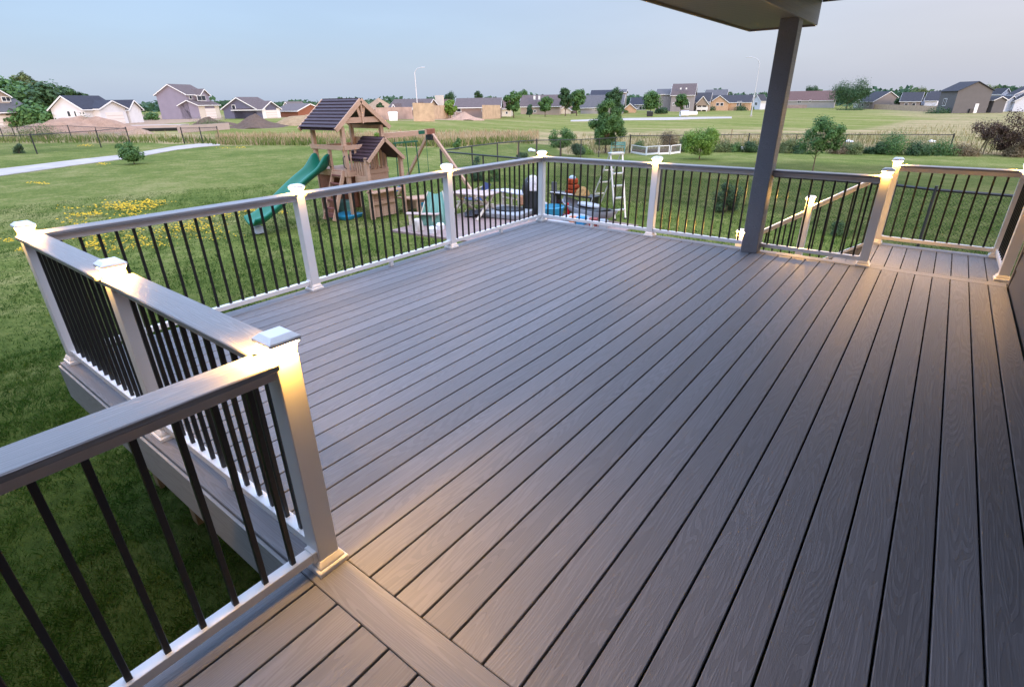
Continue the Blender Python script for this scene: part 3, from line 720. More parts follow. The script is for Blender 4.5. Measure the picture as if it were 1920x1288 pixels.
def crown_mesh(name,shape,rx,h,k,nl,ls,cr,seed,mat,parent=None,z0=0.):
    r=np.random.default_rng(seed);C,Rr=clumps(shape,k,r)
    C=C*np.array([rx,rx,h]);per=nl//k;P=[];Nn=[]
    for c,q in zip(C,Rr):
        d=r.normal(size=(per,3));d/=np.linalg.norm(d,axis=1)[:,None]
        rad=cr*q*r.uniform(.25,1,per)**.5
        P.append(c+d*rad[:,None]*np.array([1,1,.9])+r.normal(0,cr*.16,(per,3)));Nn.append(d+np.array([0,0,.5])+r.normal(0,.35,(per,3)))
    P=np.concatenate(P);Nn=np.concatenate(Nn);Nn/=np.linalg.norm(Nn,axis=1)[:,None]
    P[:,2]=np.maximum(P[:,2],.0);P[:,2]+=z0
    a=np.cross(Nn,r.normal(size=P.shape));a/=np.linalg.norm(a,axis=1)[:,None];b=np.cross(Nn,a)
    s=(ls*r.uniform(.6,1.3,len(P)))[:,None]
    V=np.stack([P-a*s*.5,P-b*s*.32,P+a*s*.55,P+b*s*.32],1).reshape(-1,3)
    F=np.arange(len(P))[:,None]*4+np.array([[0,1,2,3]])
    o=npmesh(name,V,F,mat,parent);return o,C
def trunk_mesh(h,r0,C,z0,seed,parent,nb=7,lean=0.,sub=None):
    r=np.random.default_rng(seed);m=MB();top=z0+(max(c[2] for c in C)*.75 if len(C) else .5)
    pts=[(0,0,-.15),(lean*.3+r.normal(0,.01),r.normal(0,.01),h*.5),(lean*.7,0,h),(lean,0,top)]
    m.tube(pts,[r0*1.15,r0*.9,r0*.7,r0*.15],8)
    idx=r.permutation(len(C))[:nb]
    for i in idx:
        c=C[i];zb=min(h*.8+.3*c[2],z0+c[2]*.8)
        m.tube([(lean*.4,0,zb),(c[0]*.55,c[1]*.55,(zb+z0+c[2])/2+.05),(c[0],c[1],z0+c[2])],[r0*.42,r0*.28,r0*.08],5)
    return m.build('trunk',M['bark'],parent,smooth=True)
def tree(u,vt,vb,wpx,shape,kind,lab,trunk=.12,k=22,nl=2600,leaf=None,name='tree',group=None,D=None,cat='tree',clump=.30,lean=0,tr=None,seed=None,bv=None):
    g=G(u,vb) if D is None else atD(u,vb,D);d=hd(g)
    if D is not None: g=np.array([g[0],g[1],float(gh(g[0],g[1]))])
    top=atD(u,vt,d)[2];H=max(.3,top-g[2]);ax=d*abs(cos(azp(g)+CF['yaw']))
    w=wpx*ax/984./(cos(azp(g)+CF['yaw']))*1.12
    seed=seed or int(u*7+vt);z0=H*trunk if bv is None else max(0.,atD(u,bv,d)[2]-g[2])
    t=empty(name,(g[0],g[1],g[2]-.02),0,lab,cat,group)
    hc=H-z0;ls=leaf or max(.05,w*.085);rx=w/2*(1-clump*.6)
    c_,C=crown_mesh('crown' if cat=='tree' else 'foliage',shape,rx,hc*(1-clump*.35),k,nl,ls,clump*w/2*1.1,seed,LM[kind],t,z0+hc*.06 if cat=='tree' else z0)
    if cat=='tree': trunk_mesh(max(z0,.1*H),tr or max(.03,H*.022),C,z0,seed,t,lean=lean)
    else: trunk_mesh(.1*H,.02+.01*H,C,0,seed,t,nb=9)
    return t
TG='trees around the houses beyond the field'
# big trees at left
tree(30,148,243,95,'round','mid','broad mid-green tree rising behind the beige house at far left',trunk=.08,k=60,nl=9000,leaf=.75,D=128,clump=.26)
tree(96,160,243,62,'round','dark','dark dense tree just left of the white ranch house',trunk=.05,k=45,nl=7000,leaf=.7,D=124,clump=.28)
tree(66,140,243,52,'vase','olive','tall wispy olive tree standing above the dark tree mass at left',trunk=.3,k=26,nl=2600,leaf=.6,D=134,clump=.2)
tree(78,196,238,66,'bush','mid','low rounded green tree between the beige house and the white ranch',trunk=.02,k=30,nl=4000,leaf=.6,D=118,clump=.3)
tree(141,165,235,34,'oval','dark','dark tree tips showing above the left half of the white ranch roof',k=14,nl=2400,leaf=.8,D=150)
tree(178,172,235,26,'oval','dark','small dark treetop above the right half of the white ranch roof',k=12,nl=1800,leaf=.8,D=150)
# middle distance
mt=[(846,171,197,20,'oval','dark','dark narrow tree behind the round green tree left of the brick ranch'),
(845,185,214,21,'oval','bright','bright green egg-shaped tree at the left end of the long brick ranch'),
(896,171,200,16,'round','dark','small dark tree above the ridge of the long brick ranch house'),
(963,168,214,28,'vase','mid','tall green tree at the left end of the tan house with two roof vents'),
(981,170,205,16,'vase','mid','tree behind the tall green one, above the tan house roof'),
(1022,176,213,25,'oval','mid','lollipop-shaped tree before the middle of the tan house'),
(993,194,209,11,'cone','blue','small conifer against the wall of the tan house'),
(1060,165,210,25,'vase','dark','left of the two tall dark trees right of the tan house'),
(1081,164,212,27,'vase','mid','right of the two tall dark trees, beside the grey-roofed house'),
(1152,163,212,31,'vase','dark','dark tree in front of the tall grey wall behind the bushy garden tree'),
(1158,193,211,20,'round','blue','soft blue-green bush tree beneath the dark tree by the tall grey wall'),
(1219,165,210,33,'oval','mid','full green tree at the left of the tallest grey house'),
(1276,176,210,23,'vase','mid','small tree in front of the tallest grey house wall'),
(715,193,213,12,'oval','dark','small conifer seen past the right slope of the playset roof'),
(1520,161,178,19,'round','dark','round treetop above the ridge of the long brown-roofed ranch'),
(1587,150,204,52,'round','dark','big round tree at the right end of the long brown-roofed ranch'),
(1683,180,205,13,'oval','dark','dark columnar evergreen against the grey gabled house'),
(1722,166,190,28,'round','olive','olive treetops above the roofs left of the big grey two-storey house'),
(1846,157,190,22,'round','olive','olive treetop just right of the big grey two-storey roof'),
(1878,160,190,10,'round','dark','small dark treetop among the white houses at far right'),
(1240,203,210,20,'bush','dark','low shrub tree by the foundations of the tallest grey house'),
(1690,168,185,7,'cone','dark','tiny treetop above the roofs right of the columnar evergreen')]
for i,(u,vt,vb,w,sh,kd,lab) in enumerate(mt):
    d=None
    if vb<203 or u in(981,846,1846,1722,896,1690,1878,1520): d=290
    elif u==1683: d=hd(G(u,205))
    else: vb=max(vb,pw([(700,216),(870,224),(940,222),(1060,218),(1170,216),(1300,212),(1590,205),(1920,213)],u))
    tree(u,vt,vb,w,sh,kd,lab,trunk=.16 if vb>205 else .3,k=44 if u==1587 else 24,nl=9000 if u==1587 else 5200,leaf=.40,group=TG,D=d,clump=.3)
for i,(u,vt,vb,w,lab) in enumerate([(1020,205,213,18,'low clipped shrub row at the far end of the field before the tan house'),(1097,194,212,30,'wide bush at the left corner of the grey-roofed house'),(1120,196,212,24,'brownish green bush against the grey-roofed house wall'),
   (1172,199,212,13,'small round dark bush right of the bushy garden tree, at the field edge'),(1328,197,208,24,'rounded dark shrub at the left corner of the peach house'),(1388,200,208,24,'clipped shrub under the right windows of the peach house'),
   (1406,197,207,11,'small shrub at the right corner of the peach house'),(1597,200,207,40,'rough shrubs at the foot of the big round tree at right'),(1765,206,213,34,'green shrubs at the end of the long tan board fence'),(286,207,226,18,'round green shrub left of the lavender two-storey house')]):
    tree(u,vt,vb,w,'bush','dark' if i%3 else 'mid',lab,k=12,nl=900,leaf=.35,name='shrub',cat='shrub',group='shrubs by the far houses',clump=.4)
# garden trees
tree(1135,186,287,56,'oval','mid','tall bushy multi-lobed green tree in the garden behind the lit corner post',trunk=.1,k=60,nl=30000,leaf=.115,clump=.24,bv=276)
tree(1052,242,293,44,'airy','mid','loose spreading young tree left of the tall bushy garden tree',k=26,nl=8000,leaf=.085,clump=.26,trunk=.3)
tree(1311,241,299,58,'round','bright','yellow-green round maple sapling on the lawn beside the white garden panels',k=48,nl=15000,leaf=.08,clump=.27,trunk=.2,tr=.045,bv=292)
tree(1522,223,327,64,'airy','mid','slender airy sapling on the lawn just right of the grey column',k=30,nl=8000,leaf=.08,clump=.22,tr=.03,bv=292)
tree(1883,214,291,78,'airy','maroon','dark maroon-leaved tree at the right edge of the garden',k=46,nl=12000,leaf=.10,clump=.2,trunk=.12,tr=.07,lean=.5,bv=284)
tree(252,267,308,27,'oval','mid','small bright sapling standing alone on the left lawn beside the path',k=24,nl=4200,leaf=.10,clump=.35,bv=304)
tree(859,258,281,14,'oval','mid','small round tree in the tan grass above the right swing-set leg',k=12,nl=1400,leaf=.12,clump=.4,trunk=.15)
tree(712,246,275,15,'round','bright','small bright sapling seen through the playset tower opening',k=10,nl=1200,leaf=.14,clump=.4,D=47)
sh=[(897,284,340,32,'cone','blue','conifer sapling at left beyond the chain-link fence by the picnic table',.07),
(926,288,340,24,'cone','mid','smaller conifer sapling beside the first one behind the picnic table',.07),
(978,276,302,22,'bush','dark','dark shrub beside the leaning wooden stake near the lit corner post',.08),
(1084,262,294,25,'vase','blue','blue-green dwarf conifer in front of the tall bushy garden tree',.10),
(1098,268,290,24,'bush','bright','bright lime shrub to the left of the tall bushy garden tree',.10),
(1361,336,397,46,'bush','dark','large dark bush seen through the railing left of the grey column',.06),
(1566,408,440,22,'bush','dark','small dark shrub seen through the railing below the stair rail',.04),
(1197,262,285,22,'bush','mid','green plant growing inside the white garden panels',.1),
(1250,247,284,38,'bush','brown','tall brownish weeds behind the white garden panels',.12),
(1282,252,285,26,'bush','mid','green shrub between the brown weeds and the yellow-green maple',.12),
(1355,263,285,34,'bush','olive','shrub behind the lawn right of the yellow-green maple',.12),
(1378,266,285,22,'bush','mid','leafy shrub next to a small white garden ornament',.12),
(1408,263,286,30,'bush','dark','dark shrub immediately left of the grey column',.12),
(1476,262,287,34,'bush','olive','shrub immediately right of the grey column',.12),
(1498,264,288,26,'bush','dark','dark shrub behind the airy sapling trunk',.12),
(1571,264,288,32,'bush','brown','straw-coloured weeds right of the airy sapling',.12),
(1601,262,289,34,'bush','olive','olive shrub beside the straw-coloured weeds',.12),
(1640,264,289,28,'bush','dark','dark shrub behind the lit post at the top of the stair rail',.12),
(1672,249,290,46,'vase','mid','taller leafy shrub behind the lit stair post, reaching above the fence rail',.13),
(1722,264,291,46,'bush','dark','wide dark shrub right of the lit stair post by the fence',.12),
(1756,262,291,44,'bush','mid','green shrub at the right end of the back garden fence',.12),
(1800,272,292,40,'bush','brown','low brown weeds between the fence end and the maroon tree',.12),
(1902,270,294,30,'bush','brown','brownish weeds at the foot of the maroon tree',.12),
(37,262,288,12,'bush','dark','thin dark weed bush by the fence beside the path at far left',.1),
(226,268,278,10,'bush','mid','tiny shrub beside the concrete path near its fence',.1),
(170,222,246,34,'bush','olive','green weeds growing on the side of the wide tan dirt mound',.16),
(60,240,262,60,'bush','olive','straggly shrubs behind the far left chain-link fence',.16),
(395,232,240,50,'bush','olive','weedy growth between the two dark soil mounds',.16)]
for (u,vt,vb,w,s_,kd,lab,lf) in sh:
    big=u in(1361,)
    tree(u,vt,vb,w,s_,kd,lab,k=16,nl=9000 if big else 4200,leaf=lf*.72,name='shrub',cat='shrub',trunk=0,clump=.42,group='shrubs in the garden and field')
# far woods: uncountable
def woods():
    P=[];r=rng
    for u in np.arange(-40,1990,2.2):
        d=r.uniform(320,420);v=194-(u*.0152)+9.5
        p=atD(u,pw([(0,203),(1920,174)],u),d);gz=float(gh(p[0],p[1]))
        hh=(1.69-gz)+r.uniform(-1.,2.2)*(1+.6*sin(u*.02)+.5*sin(u*.071))
        for _ in range(16): P.append((p[0]+r.normal(0,2.2),p[1]+r.normal(0,2.2),gz+r.uniform(0,1)**.6*hh))
    P=np.array(P);n=len(P);Nn=r.normal(size=(n,3));Nn/=np.linalg.norm(Nn,axis=1)[:,None];a=np.cross(Nn,r.normal(size=(n,3)));a/=np.linalg.norm(a,axis=1)[:,None];b=np.cross(Nn,a)
    s=r.uniform(.8,1.8,n)[:,None];V=np.stack([P-a*s,P-b*s*.7,P+a*s,P+b*s*.7],1).reshape(-1,3);F=np.arange(n)[:,None]*4+np.array([[0,1,2,3]])
    o=npmesh('distant_woods',V,F,LM['blue']);tag(o,'low line of woods on the horizon behind all the houses','woods',kind='stuff')
woods()
# ================================================================ HOUSES
HM={}
def hmat(k,c,sh=False):
    if k not in HM: HM[k]=shingle('roofing_'+k,c) if sh else sidmat('siding_'+k,c)
    return HM[k]
def sidmat(name,c):
    n=N(name);tc=n.a('ShaderNodeTexCoord');sx=n.a('ShaderNodeSeparateXYZ');n.l(tc.outputs['Object'],sx.inputs[0])
    f=n.math('FRACT',n.math('MULTIPLY',sx.outputs[2],5.));g=n.ramp(f,[(0,.72),(.14,1.),(1.,.97)])
    nz=n.ramp(n.noise(.8,3,tc.outputs['Object']),[(.3,.94),(.7,1.04)])
    n.bump(g,.5,.02)
    return n.set(n.mix(1,n.mix(.6,c,n.mix(1,c,g,'MULTIPLY')),nz,'MULTIPLY'),.75,.25)
WALL={'lav':(.34,.30,.37),'slate':(.17,.165,.235),'white':(.72,.70,.70),'beige':(.50,.40,.33),'cream':(.66,.58,.48),'tan':(.43,.34,.27),'pinkbrick':(.40,.29,.25),'peach':(.68,.44,.27),
 'grey':(.175,.16,.155),'lgrey':(.42,.39,.37),'taupe':(.31,.26,.235),'tallgrey':(.36,.32,.31),'brick':(.33,.13,.075),'teal':(.22,.27,.30),'purple':(.24,.20,.25),'palewhite':(.66,.66,.70)}
ROOF={'rb':(.165,.130,.125),'rd':(.055,.058,.075),'rg':(.20,.17,.165),'rt':(.46,.32,.21),'rbr':(.19,.12,.11),'rgr':(.15,.145,.15),'rc':(.07,.07,.08)}
WALL={k:tuple(c*(.92 if k in('white','cream','palewhite') else .76) for c in v) for k,v in WALL.items()};ROOF={k:tuple(c*.72 for c in v) for k,v in ROOF.items()}
M['wtrim']=plain('window_trim',(.75,.73,.70),.5,.3,var=.03)
n_=N('window_glass');M['glass']=n_.set((.03,.035,.045),.12,.6)
M['garage']=plain('garage_door_white',(.74,.66,.60),.5,.3,var=.03)
M['doorwood']=plain('door_wood',(.40,.20,.08),.5,.3)
class House:
    def __init__(s,uC,vb,phi,wall,roof,lab,D=None,sink=.4,name='house',cat='house',group=None):
        s.g=G(uC,vb) if D is None else atD(uC,vb,D)
        if D is not None and vb is not None: s.g[2]=atD(uC,vb,D)[2]
        s.az=azp(s.g);s.wall=hmat(wall,WALL[wall]);s.roof=hmat(roof,ROOF[roof],True)
        # frame: local x runs along the right-hand visible face (away), local y along the left-hand visible face (away)
        # phi: angle by which the left-hand face is turned; 0 = left face square to the viewer
        a=s.az+R(phi)  # heading of right-face direction (away from the viewer)
        s.dr=np.array([sin(a),cos(a)]);s.dl=np.array([-cos(a),sin(a)])
        s.rot=math.atan2(s.dr[1],s.dr[0])
        s.t=empty(name,(s.g[0],s.g[1],s.g[2]),s.rot,lab,cat,group);s.sink=sink
    def along(s,face,u,off=0.):     # distance along a face from the corner where the bearing of column u meets it
        r=ray(u,200);r2=np.array([r[0],r[1]]);o=-(s.dl if face=='R' else s.dr)*off;c=C0[:2]-s.g[:2]-o
        d=s.dr if face=='R' else s.dl
        A=np.array([[r2[0],-d[0]],[r2[1],-d[1]]]);t=np.linalg.solve(A,-c);return float(t[1])
    def zat(s,face,u,v,t=None):
        t=s.along(face,u) if t is None else t
        d=s.dr if face=='R' else s.dl;p=s.g[:2]+d*t
        return float(atD(u,v,math.hypot(p[0]-C0[0],p[1]-C0[1]))[2]-s.g[2])
    def block(s,x0,x1,y0,y1,ze,zr,ridge,z0=None,oh=.35,hip=False,wall=None,trim=True):
        """ridge 'x' or 'y' (local axis)"""
        z0=-s.sink if z0 is None else z0;m=MB()
        if ridge=='x':
            ym=(y0+y1)/2
            m.add([(x0,y0,z0),(x1,y0,z0),(x1,y1,z0),(x0,y1,z0),(x0,y0,ze),(x1,y0,ze),(x1,y1,ze),(x0,y1,ze)]+([] if hip else [(x0,ym,zr),(x1,ym,zr)]),
             [(0,3,2,1),(0,1,5,4),(2,3,7,6)]+([(3,0,4,7),(1,2,6,5),(4,5,6,7)] if hip else [(3,0,4,8,7),(1,2,6,9,5)]))
        else:
            xm=(x0+x1)/2
            m.add([(x0,y0,z0),(x1,y0,z0),(x1,y1,z0),(x0,y1,z0),(x0,y0,ze),(x1,y0,ze),(x1,y1,ze),(x0,y1,ze)]+([] if hip else [(xm,y0,zr),(xm,y1,zr)]),
             [(0,3,2,1),(1,2,6,5),(3,0,4,7)]+([(0,1,5,4),(2,3,7,6),(4,5,6,7)] if hip else [(0,1,5,8,4),(2,3,7,9,6)]))
        m.build('wall',hmat(wall,WALL[wall]) if wall else s.wall,s.t)
        q=MB();th=.16;o=oh
        def slabs(rid):
            if rid=='x':
                ym=(y0+y1)/2;k=(zr-ze)/(ym-y0);dz=k*o
                for sg,ye in ((-1,y0-o),(1,y1+o)):
                    a=[(x0-o,ye,ze-dz),(x1+o,ye,ze-dz),(x1+o,ym,zr),(x0-o,ym,zr)];b=[(p[0],p[1],p[2]+th) for p in a]
                    q.add(a+b,[(0,1,2,3),(7,6,5,4),(0,4,5,1),(1,5,6,2),(2,6,7,3),(3,7,4,0)])
            else:
                xm=(x0+x1)/2;k=(zr-ze)/(xm-x0);dz=k*o
                for sg,xe in ((-1,x0-o),(1,x1+o)):
                    a=[(xe,y0-o,ze-dz),(xe,y1+o,ze-dz),(xm,y1+o,zr),(xm,y0-o,zr)];b=[(p[0],p[1],p[2]+th) for p in a]
                    q.add(a+b,[(0,1,2,3),(7,6,5,4),(0,4,5,1),(1,5,6,2),(2,6,7,3),(3,7,4,0)])
        if hip:
            hx=min(x1-x0,y1-y0)/2
            if ridge=='x':a,b=(x0+hx,(y0+y1)/2),(x1-hx,(y0+y1)/2)
            else:a,b=((x0+x1)/2,y0+hx),((x0+x1)/2,y1-hx)
            q.add([(x0-o,y0-o,ze),(x1+o,y0-o,ze),(x1+o,y1+o,ze),(x0-o,y1+o,ze),(a[0],a[1],zr),(b[0],b[1],zr)],
             [(0,3,2,1)]+([(0,1,5,4),(2,3,4,5),(1,2,5),(3,0,4)] if ridge=='x' else [(0,1,4),(1,2,5,4),(2,3,5),(3,0,4,5)]))
        else: slabs(ridge)
        q.build('roof',s.roof,s.t)
        if trim and not hip:   # white rake boards along the gables and eave boards
            w=MB();bt=.16
            if ridge=='x':
                ym=(y0+y1)/2;k=(zr-ze)/(ym-y0);dz=k*o
                for xx in (x0-o-.03,x1+o+.03):
                    for ye in (y0-o,y1+o): w.bar((xx,ye,ze-dz+.02),(xx,ym,zr+.02),.05,.17)
                for ye in (y0-o-.03,y1+o+.03): w.bar((x0-o,ye,ze-dz+.03),(x1+o,ye,ze-dz+.03),.05,.15)
            else:
                xm=(x0+x1)/2;k=(zr-ze)/(xm-x0);dz=k*o
                for yy in (y0-o-.03,y1+o+.03):
                    for xe in (x0-o,x1+o): w.bar((xe,yy,ze-dz+.02),(xm,yy,zr+.02),.05,.17)
                for xe in (x0-o-.03,x1+o+.03): w.bar((xe,y0-o,ze-dz+.03),(xe,y1+o,ze-dz+.03),.05,.15)
            w.build('roof_trim',M['wtrim'],s.t)
    def panel(s,face,a,b,z0,z1,name,mat,out=.06,off=0.,parent=None,frame=None,sub=None):
        """flat element on a face (off = how far the face plane is pushed outwards)"""
        def bx(m,a,b,z0,z1,o0,o1):
            if face=='R': m.box(a,b,-off-o1,-off-o0,z0,z1)
            else: m.box(-off-o1,-off-o0,a,b,z0,z1)
        m=MB();bx(m,a,b,z0,z1,-.02,out);o=m.build(name,mat,s.t)
        if sub:
            m=MB()
            if sub=='pane':
                f_=.10;mid=(a+b)/2
                if b-a>1.1: bx(m,a+f_,mid-.05,z0+f_,z1-f_,out-.01,out+.015);bx(m,mid+.05,b-f_,z0+f_,z1-f_,out-.01,out+.015)
                else: bx(m,a+f_,b-f_,z0+f_,z1-f_,out-.01,out+.015)
                m.build('pane',M['glass'],o)
            elif sub=='lines':
                k=4
                for i in range(1,k): zz=z0+(z1-z0)*i/k;bx(m,a+.03,b-.03,zz-.02,zz+.02,out+.001,out+.012)
                m.build('groove',M['conc_pink'],o)
        return o
    def win(s,face,u,v,wp,hp,off=0.):
        a=s.along(face,u-wp/2,off);b=s.along(face,u+wp/2,off);a,b=min(a,b),max(a,b)
        z1=s.zat(face,u,v-hp/2);z0=s.zat(face,u,v+hp/2)
        s.panel(face,a,b,z0,z1,'window',M['wtrim'],.06,off,sub='pane')
HG='houses beyond the field'
# ---- beige two-storey house, far left
def simple(uL,uC,uR,vb,ve,vr,phi,ridge,wall,roof,lab,D=None,wins=(),hip=False,deep=None,group=HG,trim=True):
    if uR<=uC+8: phi=3
    h=House(uC,vb,phi,wall,roof,lab,D=D,group=group)
    Ly=min(40,max(3,h.along('L',uL))) if uL<uC-3 else (deep or 9.)
    Lx=min(40,max(3,h.along('R',uR))) if uR>uC+3 else (deep or 9.)
    if uR<=uC+8: Lx=deep or 9.
    if uL>=uC-8: Ly=deep or 9.
    h.Lx,h.Ly=Lx,Ly
    ze=h.zat('L',uC,ve,0.)
    # the ridge is seen over the middle of the block
    mid=h.g[:2]+(h.dl*Ly/2 if ridge=='x' else h.dr*Lx/2)
    zr=float(atD(uC,vr,math.hypot(mid[0]-C0[0],mid[1]-C0[1]))[2]-h.g[2])
    zr=max(zr,ze+.8);h.ze,h.zr=ze,zr
    h.block(0,Lx,0,Ly,ze,zr,ridge,hip=hip,trim=trim)
    for w in wins: h.win(*w)
    if not wins and not hip and Ly>5 and ze>2.2:
        for q_ in ((.28,.66) if ze<4.5 else (.22,.5,.78)):
            a_=Ly*q_;h.panel('L',a_-.55,a_+.55,min(ze-1.9,1.1) if ze<4.5 else ze-2.2,min(ze-.6,2.3) if ze<4.5 else ze-1.,'window',M['wtrim'],.06,0.,sub='pane')
    return h
# beige two-storey, far left
h=House(-75,243,58,'beige','rgr','beige two-storey house with a tan wooden door, cut by the left edge of the picture',group=HG)
X=h.along('R',52);X2=h.along('R',36);ze1=h.zat('R',30,208);zr1=h.zat('R',20,194)
h.block(0,X,0,9,ze1,ze1+2.6,'x',oh=.5);zu=h.zat('R',30,180,X2*.9)
h.block(0,X2,1.6,8.5,zu,zu+3.2,'y',z0=ze1)
h.win('R',16,186,17,10,-1.6)
a,b=h.along('R',-40),h.along('R',37);h.panel('R',a,b,h.zat('R',10,243),h.zat('R',10,217),'garage_door',M['garage'],sub='lines')
a,b=h.along('R',40.5),h.along('R',46);h.panel('R',a,b,h.zat('R',43,242),h.zat('R',43,223),'door',M['doorwood'])
# white ranch
h=simple(93,164,216,236,204,181,38,'x','white','rd','white ranch house with a dark blue-grey roof and open garage clutter',wins=[('L',125,214,7,12),('L',137,214,5,12),('L',147,213,4,6),('L',153,213,5,6)])
off=1.;a=max(.4,h.along('R',183,off));b=h.along('R',233,off);h.block(a,b,-off,4,h.ze*.98,h.ze+(h.zr-h.ze)*.6,'y')
a,b=h.along('R',194,off),h.along('R',226,off);h.panel('R',a,b,-.3,h.ze*.75,'garage_door',M['garage'],off=off,sub='lines')
off=.6;a=h.along('R',238,off);b=h.along('R',262,off);h.block(a,b,-off,4,h.ze*.92,h.ze*1.45,'y')
# lavender two-storey
h=House(377,223,36,'lav','rb','lavender two-storey house with a white garage and a small front dormer',group=HG)
mY=h.along('L',354);LY=h.along('L',298);X=h.along('R',410);zg=h.zat('R',395,197);zG=h.zat('L',356,189)
h.block(0,X,0,2*mY,zg,max(zG,zg+.8),'x');zm=h.zat('L',354,177);zt=float(atD(322,159,hd(h.g)+mY)[2]-h.g[2])
h.block(0,X*.95,mY,LY,zm,zt,'x',z0=-.4)
h.block(X*.42,X*.85,mY-1.,mY+4,zm-.1,zm+(zt-zm)*.5,'y',z0=zG*.9)
h.win('R',381,184,16,11,1.-mY);h.win('R',361,182,5,9,-mY)
a,b=h.along('R',383),h.along('R',402);h.panel('R',a,b,-.3,h.zat('R',392,204),'garage_door',M['garage'],sub='lines')
h.panel('R',.0,h.along('R',383),-.3,zg-.02,'facade',hmat('cream',WALL['cream']),.05);h.panel('R',h.along('R',402),X,-.3,zg-.02,'facade',hmat('cream',WALL['cream']),.05)
# slate blue ranch
h=House(494,223,38,'slate','rb','slate blue ranch house with one small window in its side gable',group=HG)
mY=h.along('L',460);LY=h.along('L',417);X=h.along('R',523);ze=h.zat('L',460,204);zr=float(atD(445,184,hd(h.g)+mY)[2]-h.g[2])
h.block(0,X*1.05,mY*.35,LY,ze,zr,'x');h.block(0,X,0,mY+3,h.zat('R',500,205),h.zat('R',510,191),'y')
h.win('L',438,202,7,10);h.panel('R',0,X*.19,-.3,ze*.98,'facade',M['wtrim'],.05);h.panel('R',X*.81,X,-.3,ze*.98,'facade',M['wtrim'],.05);h.panel('R',X*.2,X*.8,-.3,ze*.8,'garage_door',M['garage'],sub='lines')
simple(516,560,604,220,208,196,60,'y','brick','rg','low house with an orange-brown brick gable beyond the tan earth mound')
simple(530,548,574,212,204,192,40,'x','cream','rg','small cream-gabled house behind the brick-gabled one',D=170)
simple(680,712,742,214,206,184,45,'x','tan','rt','house with a very large plain tan hipped roof behind the playset',hip=True,D=175)
h=simple(727,798,824,217,206,187,22,'y','tan','rb','tan ranch house with several small gables behind the left street lamp',wins=[('L',770,209,6,5)])
h.block(-2.,4,h.Ly*.10,h.Ly*.24,h.ze-.2,h.zr*.8,'x');h.block(-1.5,4,h.Ly*.66,h.Ly*.84,h.ze-.2,h.zr*.72,'x')
h=simple(828,841,850,216,200,188,30,'y','pinkbrick','rbr','narrow brick house end with a pale chimney beside the egg-shaped tree')
h.panel('L',1,3.,0,h.zr+1.,'chimney',hmat('cream',WALL['cream']),.5)
simple(854,937,944,222,201,185,12,'y','pinkbrick','rb','long brick ranch house with a plain brown roof behind the sand pile',wins=[('L',860,206,9,10),('L',906,205,7,9),('L',928,203,6,7)])
simple(940,958,966,219,204,190,30,'y','cream','rbr','small cream and red-roofed house squeezed left of the tall green tree',wins=[('L',950,212,5,6)])
h=simple(976,1049,1055,216,199,179,10,'y','tan','rb','tan house with two white roof vents on its brown roof',wins=[('L',1003,209,5,5)])
for k in(.5,.62): h.panel('L',h.Ly*k,h.Ly*k+.5,h.zr-1.,h.zr-.1,'roof_vent',M['wtrim'],-1.2+.5)
simple(1058,1070,1078,214,207,199,30,'x','cream','rg','tiny cream shed roof between two dark trees')
h=simple(1089,1166,1171,214,201,179,10,'y','lgrey','rgr','low house with a broad grey roof, behind the bushy garden tree',wins=[('L',1115,204,10,4)])
simple(1107,1144,1150,206,180,170,10,'y','lgrey','rd','dark-roofed upper storey house rising behind the broad grey roof',D=186)
simple(1160,1170,1174,212,174,170,12,'y','tallgrey','rgr','tall narrow grey house wall behind a dark tree',D=180)
simple(1174,1190,1197,212,203,195,40,'x','peach','rd','small peach outbuilding with a slanted white-edged roof')
simple(1182,1208,1214,210,196,184,15,'y','lgrey','rd','pale house with a blue-grey roof left of the tallest grey house',D=216)
simple(1229,1257,1262,210,177,168,14,'y','tallgrey','rgr','lower left wing house joined beside the tallest grey house',D=196)
h=simple(1257,1298,1303,210,178,158,8,'y','tallgrey','rb','tallest grey two-storey house with two small roof vents',wins=[('L',1289,198,7,12),('L',1262,196,3,6)])
for k in(.35,.6): h.panel('L',h.Ly*k,h.Ly*k+.4,h.zr-1.6,h.zr-1.1,'roof_vent',M['wtrim'],-1.0)
h=simple(1300,1328,1334,209,191,175,14,'y','tan','rc','dark-roofed house with a white-railed back porch gable',wins=[('L',1318,198,12,8)])
h.block(-2.5,2,h.Ly*.05,h.Ly*.75,h.ze*.85,h.zr*.82,'x',z0=h.ze*.6)
for k in(.08,.4,.72): h.panel('L',h.Ly*k,h.Ly*k+.22,-.3,h.ze*.85,'porch_post',M['wtrim'],2.4)
h.panel('L',h.Ly*.05,h.Ly*.75,.4,1.3,'porch_railing',M['wtrim'],2.5,0)
simple(1319,1358,1363,206,180,169,12,'y','lgrey','rgr','grey-roofed house rising behind the peach house',D=238)
h=simple(1332,1405,1410,208,192,179,8,'y','peach','rc','peach house with a front gable and two small square windows',wins=[('L',1383,195,4,9),('L',1388,195,4,9)])
Yb=h.along('L',1331);Ya=h.along('L',1366);h.block(-1.5,3,Ya,Yb,h.ze,h.zr*1.0,'x')
h.win('L',1345,196,6,6,1.5);h.win('L',1353,196,6,6,1.5)
simple(1408,1424,1436,206,189,178,40,'x','palewhite','rc','pale lilac-white gabled house behind the right street lamp',wins=[('L',1417,195,5,6)])
h=simple(1455,1562,1567,203,188,171,8,'y','lgrey','rbr','long brown-roofed ranch right of the grey column',wins=[('L',1497,191,7,6),('L',1517,190,4,5)])
simple(1608,1634,1690,205,191,173,58,'y','taupe','rc','grey gabled house beside the dark columnar evergreen')
simple(1606,1615,1622,204,194,187,40,'x','palewhite','rc','small pale pinkish shed-like house right of the big round tree')
